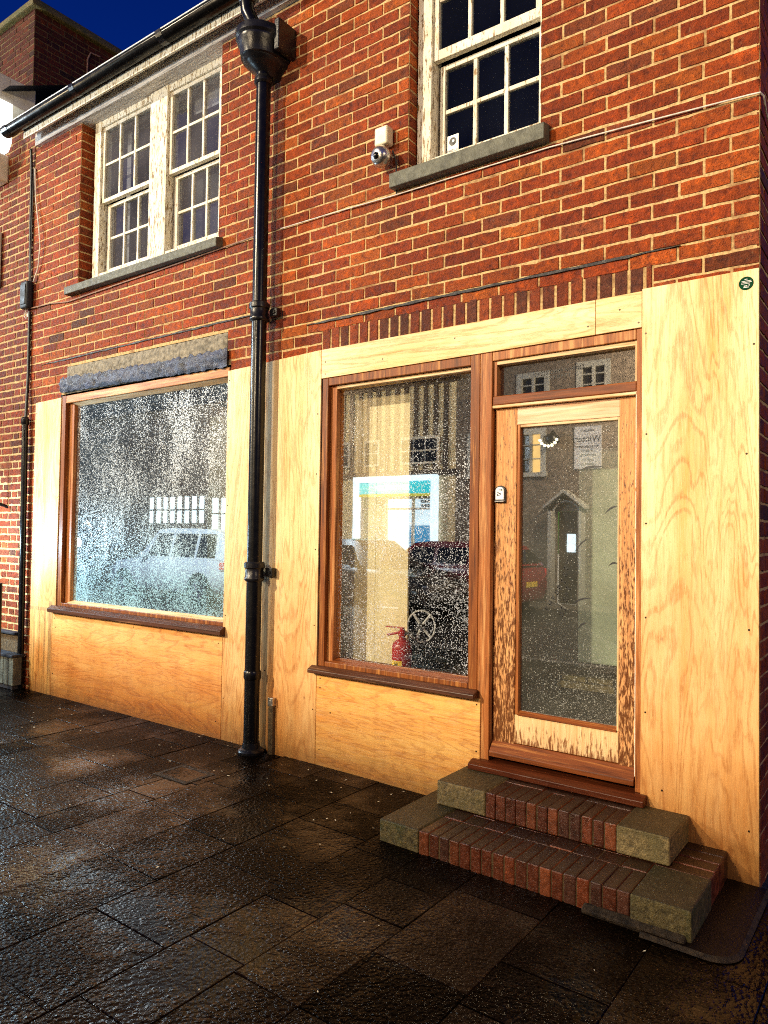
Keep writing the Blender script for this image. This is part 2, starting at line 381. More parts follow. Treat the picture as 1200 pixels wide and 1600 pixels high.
# ------------------------------------------------------------------ brickwork
PAL = [((.43, .074, .010), 6), ((.38, .060, .009), 6), ((.47, .092, .012), 5), ((.50, .115, .016), 2), ((.31, .048, .009), 4), ((.23, .052, .014), 1.0), ((.13, .042, .020), .35), ((.37, .085, .028), 2)]
PALW = [c for c, w in PAL for _ in range(int(w * 5))]
def brick_face(mb, O, U, D, W, u0, u1, w0, w1, rnd, depth=.012, jit=.0016, col=None, mat=0):
    """one brick: O origin, U along, D outward, W up"""
    L = u1 - u0; n = max(2, int(L / .05) + 1)
    c = col or rnd.choice(PALW); k = rnd.uniform(.74, 1.18); c = tuple(q * k * .86 for q in c) + (1,)
    out = rnd.uniform(-.0012, .0022); tw = rnd.uniform(-.0015, .0015); tu = rnd.uniform(-.0012, .0012)
    def P(u, w, d): return O + U * u + W * w + D * d
    ch = .0035
    top, bot, tb, bb = [], [], [], []
    for i in range(n + 1):
        f = i / n; u = u0 + L * f
        jt = rnd.uniform(-jit, jit) - (rnd.uniform(.002, .006) if rnd.random() < .07 else 0); jb = rnd.uniform(-jit, jit) + (rnd.uniform(.002, .006) if rnd.random() < .07 else 0)
        ui = u + (ch if i == 0 else -ch if i == n else 0) + rnd.uniform(-.001, .001)
        d = out + tu * (f - .5) * 2
        top.append(mb.vert(P(ui, w1 - ch + jt, d + tw), c)); bot.append(mb.vert(P(ui, w0 + ch + jb, d - tw), c))
        tb.append(mb.vert(P(u, w1 + jt, -depth), c)); bb.append(mb.vert(P(u, w0 + jb, -depth), c))
    for i in range(n):
        mb.face((bot[i], bot[i + 1], top[i + 1], top[i]), mat)
        mb.face((top[i], top[i + 1], tb[i + 1], tb[i]), mat)
        mb.face((bb[i], bb[i + 1], bot[i + 1], bot[i]), mat)
    mb.face((bb[0], bot[0], top[0], tb[0]), mat)
    mb.face((bot[n], bb[n], tb[n], top[n]), mat)

def mortar_plane(mb, O, U, D, W, u0, u1, w0, w1, holes, d=-.0035, mat=1, slope=None):
    us = sorted({u0, u1, *[h[0] for h in holes], *[h[1] for h in holes]}); us = [u for u in us if u0 <= u <= u1]
    ws = sorted({w0, w1, *[h[2] for h in holes], *[h[3] for h in holes]}); ws = [w for w in ws if w0 <= w <= w1]
    for a, b in zip(us, us[1:]):
        for c, e in zip(ws, ws[1:]):
            mu, mw = (a + b) / 2, (c + e) / 2
            if any(h[0] < mu < h[1] and h[2] < mw < h[3] for h in holes): continue
            P = lambda u, w: O + U * u + W * w + D * d
            i = [mb.vert(P(*q)) for q in ((a, c), (b, c), (b, e), (a, e))]; mb.face(i, mat)

def brickwork(mb, O, U, D, W, u0, u1, w0, w1, holes=(), pitch=.2405, course=.0785, wref=0., uref=0., joint=.0076, bond='stretcher', seed=1, jit=.0021, col=None, par=0):
    rnd = random.Random(seed)
    k0 = int(math.floor((w0 - wref) / course)); k1 = int(math.ceil((w1 - wref) / course))
    for k in range(k0, k1):
        a, b = wref + k * course, wref + (k + 1) * course
        a2, b2 = max(a, w0), min(b, w1)
        if b2 - a2 < .018: continue
        # free spans of this course
        spans = [(u0, u1)]
        for h in holes:
            if h[2] < (a2 + b2) / 2 < h[3]:
                ns = []
                for s0, s1 in spans:
                    if h[1] <= s0 or h[0] >= s1: ns.append((s0, s1)); continue
                    if h[0] > s0: ns.append((s0, h[0]))
                    if h[1] < s1: ns.append((h[1], s1))
                spans = ns
        # joints of this course
        js = []
        if bond == 'stretcher':
            sh = uref + (pitch / 2 if (k + par) % 2 else 0)
            q0 = int(math.floor((u0 - sh) / pitch)) - 1
            u = sh + q0 * pitch
            while u < u1 + pitch:
                js.append(u + (rnd.uniform(-.006, .006))); u += pitch
        else:                                    # flemish
            per = pitch * 1.5; sh = uref + (per / 2 if (k + par) % 2 else 0)
            u = sh + (int(math.floor((u0 - sh) / per)) - 1) * per
            while u < u1 + per:
                js.append(u); js.append(u + pitch); u += per
        js.sort()
        for s0, s1 in spans:
            cuts = [s0] + [j for j in js if s0 + .045 < j < s1 - .045] + [s1]
            for i, (c0, c1) in enumerate(zip(cuts, cuts[1:])):
                l = c0 + (joint / 2 if i > 0 else 0.001); r = c1 - (joint / 2 if i < len(cuts) - 2 else .001)
                if r - l < .02: continue
                wv = rnd.uniform(-.0012, .0012)
                brick_face(mb, O, U, D, W, l, r, a2 + joint / 2 + wv if a2 == a else a2, b2 - joint / 2 + wv if b2 == b else b2, rnd, jit=jit, col=col)
X_, Y_, Z_ = Vector((1, 0, 0)), Vector((0, 1, 0)), Vector((0, 0, 1))
O0 = Vector((0, 0, 0))

# ------------------------------------------------------------------ the main building
shop = empty('brick_shop', (-3.6, 0, 0), 'two storey red brick corner shop with boarded front and white sash windows', 'building')
CR = -.597                                   # the corner of the building
UW1 = (-6.165, -4.285, 3.70, 5.30); UW2 = (-2.555, -1.68, 3.745, 6.9)
SH1 = (-6.39, -4.12, -.3, 2.74); SH2 = (-3.22, -1.11, -.3, 2.64)
LINT = (-6.30, -4.16, 2.74, 2.99); ARCH = (-3.235, -1.075, 2.58, 2.865)
holes = [UW1, UW2, SH1, SH2, LINT, ARCH]
mb = MB()
WREF = 2.773 - 10 * .0785
brickwork(mb, O0, X_, -Y_, Z_, -6.955, CR, -.2, 5.22, holes, wref=WREF, uref=CR, seed=11)
brickwork(mb, O0, X_, -Y_, Z_, -3.0, CR, 5.22, 6.9, [UW2], wref=WREF, uref=CR, seed=12)
mortar_plane(mb, O0, X_, -Y_, Z_, -6.955, CR, -.2, 5.22, holes)
mortar_plane(mb, O0, X_, -Y_, Z_, -3.0, CR, 5.22, 6.9, [UW2])
# left reveals of the two upper openings (they face +x)
for h, zt in ((UW1, 5.22), (UW2, 6.9)):
    O = Vector((h[0], 0, 0))
    brickwork(mb, O, Y_, X_, Z_, 0.0, .30, h[2], zt, [], wref=WREF, uref=0, pitch=.36, seed=21)
    mortar_plane(mb, O, Y_, X_, Z_, 0.0, .30, h[2], zt, [])
    O = Vector((h[1], 0, 0))
    brickwork(mb, O, Y_, -X_, Z_, 0.0, .30, h[2], zt, [], wref=WREF, uref=0, pitch=.36, seed=22)
    mortar_plane(mb, O, Y_, -X_, Z_, 0.0, .30, h[2], zt, [])
mb.build('wall', [M['brick'], M['mortar']], shop)
mb = MB()
OS = Vector((CR, 0, 0))
brickwork(mb, OS, Y_, X_, Z_, 0.0, 7.0, -.3, 6.9, [], wref=WREF, uref=0.0, par=1, seed=31)
mortar_plane(mb, OS, Y_, X_, Z_, 0.0, 7.0, -.3, 6.9, [])
mb.build('side_wall', [M['brick'], M['mortar']], shop)
# soldier arch over the right shop front
mb = MB(); rnd = random.Random(5); u = ARCH[0] + .006
OA = O0
while u < ARCH[1] - .03:
    w = rnd.uniform(.064, .07)
    f = (u - ARCH[0]) / (ARCH[1] - ARCH[0]); zt = 2.862 + .012 * f
    brick_face(mb, OA, X_, -Y_, Z_, u, min(u + w, ARCH[1] - .004), ARCH[2] + .0, zt + rnd.uniform(-.003, .003), rnd, col=rnd.choice([(.27, .052, .018), (.30, .06, .018), (.20, .05, .022), (.15, .045, .025), (.34, .07, .02)]))
    u += w + .011
mortar_plane(mb, OA, X_, -Y_, Z_, ARCH[0], ARCH[1], ARCH[2], ARCH[3] + .01, [], d=-.0045)
mb.build('soldier_arch', [M['brick'], M['mortar']], shop)
# dark lead lines above both shop fronts
def ragged_strip(name, x0, x1, z, th, y, mat, zs=0., n=46, seed=3, amp=.004, parent=shop):
    m = MB(); r_ = random.Random(seed); A = []
    for i in range(n + 1):
        f = i / n; x = x0 + (x1 - x0) * f; e = min(1, min(f, 1 - f) * 9 + .12)
        zc = z + zs * f + r_.uniform(-amp, amp) * .5; t = th * e * r_.uniform(.55, 1.25)
        yo = y * r_.uniform(.7, 1.15)
        A.append([m.vert(q) for q in ((x, .004, zc + t / 2 + .004), (x, yo, zc + t * .4), (x, yo, zc - t / 2), (x, .004, zc - t / 2))])
    for P, Q in zip(A, A[1:]):
        for k in range(3): m.face((P[k], Q[k], Q[k + 1], P[k + 1]))
    return m.build(name, mat, parent)
ragged_strip('flashing', -3.37, -.945, 2.915, .017, -.011, M['flashing'], .012)
ragged_strip('flashing', -6.74, -3.80, 3.058, .014, -.009, M['flashing'], .015, seed=8)

def lumpy_slab(name, x0, x1, z0, z1, y, mat, nx=70, nz=6, amp=.012, edge=.012, seed=4, zs=0., parent=shop, taper=0.):
    m = MB(); r_ = random.Random(seed); G = []
    for j in range(nz + 1):
        row = []
        for i in range(nx + 1):
            f, g = i / nx, j / nz
            x = x0 + (x1 - x0) * f; z = z0 + (z1 - z0) * g + zs * f
            b = (i in (0, nx)) or (j in (0, nz))
            if j == nz: z += r_.uniform(-edge, edge) - taper * (1 - f)
            if j == 0: z += r_.uniform(-edge, edge) * .4
            yy = y + r_.uniform(-amp, amp) * (0. if b else 1) - (.010 * math.sin(g * math.pi))
            row.append(m.vert((x, yy if not b else min(.004, y + .006), z)))
        G.append(row)
    for j in range(nz):
        for i in range(nx): m.face((G[j][i], G[j][i + 1], G[j + 1][i + 1], G[j + 1][i]))
    return m.build(name, mat, parent, smooth='all')
lumpy_slab('lintel', LINT[0], LINT[1], 2.74, 2.985, -.006, M['concrete'], amp=.004, edge=.003)
lumpy_slab('membrane', -6.375, -4.135, 2.755, 2.885, -.030, M['membrane'], 90, 7, .016, .016, 6, -.035)
bx('backing_wall', M['room_black'], shop, -6.9, CR - .02, .32, .36, 2.62, 3.70, bevel=0)

# eaves: soffit, fascia, roof
m = MB(); xs = [-6.90, -6.2, -5.3, -4.3, -3.5, -2.0, -.45]; zs_ = [5.200, 5.205, 5.20, 5.21, 5.23, 5.24, 5.24]
for a, b, za, zb in zip(xs, xs[1:], zs_, zs_[1:]):
    P = [[m.vert((x, y, z)) for y, z in ((.30, zz), (-.035, zz), (-.04, zz + .008), (-.04, 5.42))] for x, zz in ((a, za), (b, zb))]
    for k in range(3): m.face((P[0][k], P[0][k + 1], P[1][k + 1], P[1][k]))
m.build('frieze', M['soffit'], shop)
m = MB(); m.box(-6.92, -.45, -.145, -.125, 5.225, 5.40); m.build('fascia', M['white2'], shop, .003)
m = MB()
m.quad((-6.95, -.2, 5.40), (-.4, -.2, 5.40), (-.4, 4.2, 8.0), (-6.95, 4.2, 8.0)); m.build('roof', M['room_black'], shop)

# ------------------------------------------------------------------ sash windows of the upper floor
def sash(parent, x0, x1, z0, z1, y, cols, rows, st, rail_b, rail_t, bar, mat, glass, hide=()):
    """one sash: frame mesh with glazing bars and its panes as sub-parts"""
    m = MB(); d = .04
    m.box(x0, x0 + st, y, y + d, z0, z1); m.box(x1 - st, x1, y, y + d, z0, z1)
    m.box(x0 + st, x1 - st, y + .002, y + d, z0, z0 + rail_b); m.box(x0 + st, x1 - st, y + .002, y + d, z1 - rail_t, z1)
    gx0, gx1, gz0, gz1 = x0 + st, x1 - st, z0 + rail_b, z1 - rail_t
    for i in range(1, cols):
        x = gx0 + (gx1 - gx0) * i / cols; m.box(x - bar / 2, x + bar / 2, y + .006, y + d - .004, gz0, gz1)
    for j in range(1, rows):
        z = gz0 + (gz1 - gz0) * j / rows
        for i in range(cols):
            a = gx0 + (gx1 - gx0) * i / cols + (bar / 2 if i else 0); b = gx0 + (gx1 - gx0) * (i + 1) / cols - (bar / 2 if i < cols - 1 else 0)
            m.box(a, b, y + .008, y + d - .006, z - bar / 2, z + bar / 2)
    s_ = m.build('sash', mat, parent, .003)
    for i in range(cols):
        for j in range(rows):
            g = MB(); a = gx0 + (gx1 - gx0) * i / cols; b = gx0 + (gx1 - gx0) * (i + 1) / cols
            c = gz0 + (gz1 - gz0) * j / rows; e = gz0 + (gz1 - gz0) * (j + 1) / rows
            tl = random.uniform(-.0025, .0025)
            g.quad((a, y + .022 + tl, c), (b, y + .022 - tl, c), (b, y + .022 - tl * .5, e), (a, y + .022 + tl * .6, e)); g.build('pane', glass, s_)
    return s_
def lining(m, x0, x1, z0, z1, y, w, d=.10):
    m.box(x0, x0 + w, y, y + d, z0, z1); m.box(x1 - w, x1, y, y + d, z0, z1)

# left window: two units with a broad mullion
win = MB()
win.box(-6.085, -5.990, .085, .20, 3.775, 5.21)          # outer lining
win.box(-5.268, -5.040, .080, .20, 3.775, 5.21)          # mullion
win.box(-4.395, -4.290, .085, .20, 3.775, 5.21)
win.box(-5.990, -5.268, .090, .20, 5.150, 5.21); win.box(-5.040, -4.395, .090, .20, 5.150, 5.21)
win.box(-5.990, -5.268, .085, .20, 3.775, 3.81); win.box(-5.040, -4.395, .085, .20, 3.775, 3.81)
w1 = win.build('sash_window', M['white2'], shop, .006)
w1['label'] = 'paired white sash windows with flaking mullion above the left shop window'
for a, b in ((-5.988, -5.270), (-5.038, -4.397)):
    sash(w1, a, b, 4.455, 5.148, .105, 3, 2, .032, .034, .032, .022, M['white'], M['sash_glass'])
    sash(w1, a + .02, b - .0, 3.812, 4.448, .152, 3, 2, .045, .05, .028, .022, M['white'], M['sash_glass'])
m = MB(); m.prism([(-.065, 3.632), (-.065, 3.700), (.22, 3.775), (.22, 3.632)], 'x', -6.285, -4.235); m.build('window_sill', M['sillstone'], shop, .006)
# filling of the sill recess so no gap shows
# right window
win = MB()
win.box(-2.548, -2.445, .082, .20, 3.79, 6.6); win.box(-1.725, -1.685, .085, .20, 3.79, 6.6)
win.box(-2.445, -1.725, .085, .20, 3.79, 3.83); win.box(-2.445, -1.725, .085, .20, 5.60, 6.6)
w2 = win.build('sash_window', M['white2'], shop, .006)
w2['label'] = 'white sash window with black panes above the boarded front'
sash(w2, -2.443, -1.727, 4.445, 5.50, .103, 3, 3, .034, .062, .04, .024, M['white'], M['sash_glass_dark'])
sash(w2, -2.425, -1.727, 3.832, 4.430, .155, 3, 2, .035, .04, .03, .026, M['white'], M['sash_glass_dark'])
m = MB(); m.prism([(-.07, 3.640), (-.07, 3.728), (.20, 3.79), (.20, 3.640)], 'x', -2.65, -1.628); m.build('window_sill', M['sillstone'], shop, .006)
# rooms behind the upper windows
m = MB(); m.box(-6.3, -4.2, .75, .78, 3.6, 5.5); m.box(-6.3, -4.2, .21, .75, 3.55, 3.6); m.box(-6.32, -6.3, .21, .75, 3.55, 5.5); m.build('back_room', M['room_dark'], shop)
m = MB(); m.box(-2.7, -1.5, 1.4, 1.43, 3.6, 7.0); m.box(-2.7, -1.5, .21, 1.4, 3.55, 3.6); m.box(-2.72, -2.7, .21, 1.4, 3.55, 7.); m.box(-1.5, -1.48, .21, 1.4, 3.55, 7.); m.build('back_room', M['room_black'], shop)
def drape(x0, x1, y, z0, z1, name, mat, parent, folds=5):
    m = MB(); n = folds * 6; P = []
    for i in range(n + 1):
        f = i / n; x = x0 + (x1 - x0) * f; yy = y + .018 * math.sin(f * folds * 2 * math.pi)
        P.append((m.vert((x, yy, z0)), m.vert((x, yy, z1))))
    for a, b in zip(P, P[1:]): m.face((a[0], b[0], b[1], a[1]))
    return m.build(name, mat, parent, smooth='all')
bx('blind', M['curtain'], w1, -4.93, -4.42, .27, .275, 5.00, 5.18, bevel=0)
bx('blind', M['curtain'], w1, -5.86, -5.80, .27, .275, 3.85, 5.15, bevel=0)

# ------------------------------------------------------------------ left shop window
f = MB()
f.box(-6.360, -6.300, -.006, .11, .815, 2.726); 
f.box(-6.300, -4.128, -.002, .11, .815, .845)
wl = f.build('shop_window', M['frame'], shop, .004)
wl['label'] = 'left shop window streaming with condensation'
f = MB(); f.box(-6.300, -4.128, -.004, .11, 2.655, 2.724); f.build('head', M['head'], wl, .004)
f = MB(); f.box(-6.298, -6.215, .03, .10, .845, 2.653); f.build('glazing_bead', M['frame_lit'], wl, .004)
f = MB(); f.prism([(.012, 2.653), (.06, 2.628), (.10, 2.628), (.10, 2.653)], 'x', -6.215, -4.128); f.build('glazing_bead', M['bead_h'], wl)
f = MB(); f.prism([(.0, .846), (.058, .868), (.10, .868), (.10, .846)], 'x', -6.215, -4.128); f.build('glazing_bead', M['bead_h'], wl)
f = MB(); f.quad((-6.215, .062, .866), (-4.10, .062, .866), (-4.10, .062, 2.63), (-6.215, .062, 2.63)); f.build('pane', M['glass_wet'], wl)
f = MB(); f.prism([(-.062, .757), (-.062, .790), (-.02, .816), (.05, .816), (.05, .757)], 'x', -6.43, -4.108); f.build('window_sill', M['sill'], shop, .004)

# ------------------------------------------------------------------ right shop window
f = MB()
f.box(-3.214, -3.165, -.008, .11, .640, 2.532)
f.prism([(-3.165, 2.480), (-2.095, 2.484), (-2.095, 2.540), (-3.165, 2.532)], 'y', -.006, .11)
f.box(-2.095, -2.034, -.006, .11, .640, 2.542)
f.box(-3.165, -2.095, -.004, .11, .640, .672)
wr = f.build('shop_window', M['frame'], shop, .004)
wr['label'] = 'right shop window beside the door, speckled with damp'
f = MB(); f.box(-3.164, -3.112, .022, .10, .672, 2.480); f.build('glazing_bead', M['frame_lit'], wr, .004)
f = MB(); f.prism([(-3.112, 2.458), (-2.096, 2.462), (-2.096, 2.482), (-3.112, 2.478)], 'y', .018, .10); f.build('glazing_bead', M['bead_h'], wr, .002)
f = MB(); f.prism([(.0, .673), (.056, .694), (.10, .694), (.10, .673)], 'x', -3.112, -2.096); f.build('glazing_bead', M['frame_h'], wr)
f = MB(); f.quad((-3.112, .06, .692), (-2.096, .06, .692), (-2.096, .06, 2.462), (-3.112, .06, 2.460)); f.build('pane', M['glass_damp'], wr)
f = MB(); f.prism([(-.062, .596), (-.062, .620), (-.02, .641), (.05, .641), (.05, .596)], 'x', -3.262, -2.024); f.build('window_sill', M['sill'], shop, .004)

# ------------------------------------------------------------------ door, its frame, fanlight and threshold
f = MB()
f.box(-2.034, -1.958, -.004, .12, .262, 2.545)
f.box(-1.152, -1.122, -.004, .12, .262, 2.553)
f.prism([(-1.958, 2.492), (-1.152, 2.500), (-1.152, 2.552), (-1.958, 2.545)], 'y', -.002, .12)
df = f.build('door_frame', M['frame_lit'], shop, .004)
f = MB(); f.box(-1.9578, -1.1522, .002, .12, 2.240, 2.292); f.build('transom', M['frame_h'], df, .006)
f = MB(); f.box(-1.957, -1.936, .012, .10, 2.292, 2.492); f.build('glazing_bead', M['frame_lit'], df, .002)
f = MB(); f.box(-1.163, -1.1525, .010, .10, 2.292, 2.498); f.build('glazing_bead', M['bead'], df, .002)
f = MB(); f.prism([(-1.936, 2.470), (-1.163, 2.474), (-1.163, 2.498), (-1.936, 2.491)], 'y', .012, .10); f.build('glazing_bead', M['bead_h'], df, .002)
f = MB(); f.quad((-1.936, .055, 2.292), (-1.163, .055, 2.292), (-1.163, .055, 2.476), (-1.936, .055, 2.474)); fan = f.build('fanlight', M['glass_fan'], df)
f = MB(); f.box(-1.1565, -1.1525, .002, .03, .335, 2.24); f.build('lit_jamb_edge', M['white'], df, .001)  # white strip paints the light caught by the left-facing jamb edge
f = MB(); f.box(-1.957, -1.1525, .0, .05, 2.224, 2.2395); f.build('drip_bead', M['bead_h'], df, .003)

door = MB()
door.box(-1.950, -1.818, .028, .075, .290, 2.222)
door.box(-1.245, -1.157, .028, .075, .290, 2.222)
door_o = door.build('door', M['door_stile'], shop, .004)
door_o['label'] = 'glazed timber door with peeling varnish'
f = MB(); f.box(-1.818, -1.245, .030, .074, 2.125, 2.222); f.build('top_rail', M['door_top'], door_o, .003)
f = MB(); f.box(-1.818, -1.245, .030, .074, .375, .530); f.build('bottom_rail', M['door_bottom'], door_o, .003)
f = MB(); f.prism([(-.012, .290), (-.012, .315), (.030, .372), (.074, .372), (.074, .290)], 'x', -1.951, -1.156); f.build('weatherboard', M['frame_h'], door_o, .003)
f = MB(); f.box(-1.8178, -1.800, .034, .07, .532, 2.124); f.build('glazing_bead', M['frame_lit'], door_o, .003)
f = MB(); f.box(-1.256, -1.2452, .032, .07, .532, 2.124); f.build('glazing_bead', M['bead'], door_o, .003)
f = MB(); f.box(-1.800, -1.256, .034, .07, 2.110, 2.1245); f.build('glazing_bead', M['bead_h'], door_o, .003)
f = MB(); f.prism([(.02, .531), (.05, .552), (.07, .552), (.07, .531)], 'x', -1.800, -1.256); f.build('glazing_bead', M['frame_h'], door_o)
f = MB(); f.quad((-1.802, .056, .545), (-1.254, .056, .545), (-1.254, .056, 2.113), (-1.802, .056, 2.113)); dpane = f.build('pane', M['glass_door'], door_o)
# lock plate with an arched top
def arch_plate(cx, z0, z1, w, y0, y1, n=8):
    r = w / 2; pts = [(cx - r, z0), (cx + r, z0)]
    for i in range(n + 1):
        t = math.pi * i / n; pts.append((cx + r * math.cos(t), z1 - r * .8 + r * .8 * math.sin(t)))
    m = MB(); m.prism(pts, 'y', y0, y1); return m
arch_plate(-1.912, 1.694, 1.790, .066, .018, .028).build('lock_surround', M['ink'], door_o, .002)
lk = arch_plate(-1.912, 1.710, 1.782, .052, .010, .018).build('lock_plate', M['white_plastic'], door_o, .003)
f = MB()
for (a, b, w, h) in ((-1.906, 1.765, .020, .004), (-1.898, 1.764, .004, .011), (-1.922, 1.752, .006, .006), (-1.913, 1.746, .010, .005), (-1.908, 1.742, .005, .009), (-1.925, 1.737, .004, .010), (-1.918, 1.733, .012, .003)):
    f.box(a - w / 2, a + w / 2, .0085, .0105, b - h / 2, b + h / 2)
f.build('lock_markings', M['ink'], lk)
bx('lock_lip', M['steel'], lk, -1.941, -1.884, .006, .018, 1.697, 1.7045, bevel=.002)
# old adhesive lettering scrawled on the inside of the door glass (mirrored and worn)
def glyph_run(name, pts, size, y, parent, mat, seed=2, slant=0.):
    """a row of small illegible worn letters along pts"""
    r_ = random.Random(seed); m = MB()
    for (x, z) in pts:
        k = r_.randint(0, 3); s = size * r_.uniform(.8, 1.15); t = s * .24
        if k == 0: segs = [(-.4, -.5, .4, -.5), (-.4, .5, .4, .5), (-.4, -.5, -.4, .5), (.4, -.5, .4, .5)]
        elif k == 1: segs = [(-.35, -.5, -.35, .5), (.35, -.5, .35, .5), (-.35, 0, .35, 0)]
        elif k == 2: segs = [(-.35, -.5, -.35, .5), (-.35, .5, .35, .5), (-.35, 0, .3, 0)]
        else: segs = [(-.4, .5, .4, .5), (0, -.5, 0, .5), (-.3, -.5, .3, -.5)]
        for a, b, c, d in segs:
            p, q = Vector((a, b)) * s, Vector((c, d)) * s
            e = (q - p).normalized() * t / 2; nn = Vector((-e.y, e.x))
            P = [p - e + nn, p - e - nn, q + e - nn, q + e + nn]
            ca, sa = math.cos(slant), math.sin(slant)
            i = [m.vert((x + w.x * ca - w.y * sa, y, z + w.x * sa + w.y * ca)) for w in P]; m.face(i)
    return m.build(name, mat, parent)
glyph_run('worn_lettering', [(-1.532 - .006 * i, 1.375 - .034 * i) if i < 3 else (-1.552 - .018 * (i - 3), 1.27 - .030 * (i - 3)) for i in range(9)], .021, .0545, dpane, M['ink'], 4, 1.1)
glyph_run('worn_lettering', [(-1.524, 1.235), (-1.531, 1.205), (-1.538, 1.175), (-1.552, 1.125), (-1.560, 1.095)], .02, .0545, dpane, M['ink'], 9, 1.1)
def tape(x0, z0, x1, z1, w, parent, y=.0546):
    m = MB(); n = 8; P = []
    for i in range(n + 1):
        f = i / n; x = x0 + (x1 - x0) * f; z = z0 + (z1 - z0) * f + .010 * math.sin(f * math.pi); t = w * (.25 + math.sin(f * math.pi))
        P.append((m.vert((x, y, z - t / 2)), m.vert((x, y, z + t / 2))))
    for a, b in zip(P, P[1:]): m.face((a[0], b[0], b[1], a[1]))
    return m.build('scuff_mark', M['ink'], parent)
for q in ((-1.47, 1.86, -1.34, 1.873, .010), (-1.33, 1.63, -1.265, 1.668, .009), (-1.49, 1.43, -1.42, 1.50, .008), (-1.31, 1.36, -1.262, 1.375, .009), (-1.50, 1.155, -1.405, 1.19, .009), (-1.475, 1.02, -1.425, 1.06, .010)):
    tape(*q, dpane)
glyph_run('worn_lettering', [(-1.722 + .022 * i, 2.398 + .0010 * i) for i in range(13)], .017, .0532, fan, M['ink'], 12, .03)
glyph_run('worn_lettering', [(-1.655 + .022 * i, 2.372 + .0010 * i) for i in range(7)], .016, .0532, fan, M['ink'], 15, .03)
f = MB(); f.prism([(-.075, .216), (-.075, .246), (-.03, .262), (.12, .264), (.12, .216)], 'x', -2.050, -1.089); f.build('threshold', M['thresh'], shop, .004)
# dark strip behind the joinery so no light leaks
f = MB(); f.box(-3.23, -3.2145, .0, .12, -.05, 2.60); f.box(-2.034, -1.958, .0, .12, -.05, .2155); f.box(-1.1215, -1.10, .0, .12, -.05, 2.6); f.box(-3.22, -2.034, .002, .12, -.1, .5955); f.box(-6.40, -4.12, .002, .12, -.1, .7565); f.box(-6.40, -6.3605, .0, .12, .7565, 2.74); f.box(-3.2, -1.11, .002, .12, 2.554, 2.70)
f.box(-2.05, -1.09, .0, .12, -.1, .2155)
f.build('stall_riser', M['room_black'], shop)

# ------------------------------------------------------------------ plywood sheets
def gz(x): return 0. if x < -3.2 else -.0175 * (x + 3.2)
def ply(label, pts, seed, vert, tone, screws=(), damp=1., th=.012, y=-.013, xface=None):
    m = MB(); m.prism(pts, 'y', y, y + th)
    o = m.build('plywood_sheet', mat_ply('plywood_%d' % seed, seed, vert, tone, damp), None, .0015, seg=1)
    tag(o, label, 'plywood', 'plywood sheets covering the shopfront')
    WORLD_OF[o.name] = Vector((0, 0, 0))
    for (x, z) in screws:
        s = MB(); s.lathe((x, y - .0015, z), [(.0042, 0), (.0052, .0012), (.0052, .002)], 8, axis='y'); s.build('screw', M['screw'], o)
    return o
ply('narrow plywood strip standing left of the dripping window', [(-6.802, -.01), (-6.419, -.01), (-6.419, .760), (-6.388, .760), (-6.370, .80), (-6.366, 2.712), (-6.806, 2.702)], 1, True, .25,
    [(-6.785, 2.60), (-6.39, 2.4), (-6.79, 2.0), (-6.39, 1.8), (-6.79, 1.3), (-6.395, 1.2), (-6.79, .42), (-6.785, .30)], 1.2)
ply('wide plywood sheet with swirling grain under the dripping window', [(-6.416, -.01), (-4.136, -.01), (-4.136, .755), (-6.416, .753)], 2, False, .95,
    [(-6.38, .70), (-6.36, .62), (-4.18, .69), (-6.39, .2), (-4.19, .12), (-5.2, .72)], 1.)
ply('tall plywood strip left of the black drainpipe', [(-4.1325, -.01), (-3.752, -.01), (-3.752, 2.705), (-4.1325, 2.692)], 3, True, .0,
    [(-4.115, 2.62), (-4.11, 1.7), (-4.11, .9), (-4.115, .3), (-4.11, 2.2)])
ply('tall plywood sheet between the drainpipe and the right shop window', [(-3.7495, -.01), (-3.2245, -.01), (-3.2245, 2.726), (-3.7495, 2.706)], 4, True, .2,
    [(-3.25, 1.9), (-3.25, 1.4), (-3.25, .9), (-3.70, .55), (-3.25, .35), (-3.25, 2.3)])
ply('long plywood board above the right shop window', [(-3.2225, 2.533), (-2.096, 2.5425), (-1.3615, 2.5515), (-1.3615, 2.732), (-3.2225, 2.725)], 5, False, -.2,
    [(-3.19, 2.64), (-3.19, 2.56), (-2.72, 2.60), (-2.2, 2.655), (-1.40, 2.60)], 0.)
ply('small square plywood offcut above the top right of the door', [(-1.3585, 2.552), (-1.1245, 2.5545), (-1.1245, 2.735), (-1.3585, 2.733)], 6, False, .15, [(-1.235, 2.66), (-1.14, 2.58)], 0.)
ply('large tall plywood sheet right of the door with a green sticker', [(-1.1225, .1), (-1.1225, gz(-1.1) - .02), (-.599, gz(-.6) - .02), (-.599, 2.747), (-1.1225, 2.745)], 7, True, .1,
    [(-1.105, 2.52), (-1.10, 2.02), (-1.10, 1.58), (-1.10, 1.12), (-1.10, .66), (-.64, .2), (-.64, 1.1), (-.65, 1.9), (-1.02, .30), (-.62, 2.4)])
ply('wide golden plywood sheet under the right shop window', [(-3.2215, -.01), (-2.008, -.03), (-2.008, .594), (-3.2215, .594)], 8, False, 1.35,
    [(-3.19, .50), (-3.19, .56), (-2.03, .56), (-2.03, .30), (-3.1, .35), (-3.19, .1)], .5)

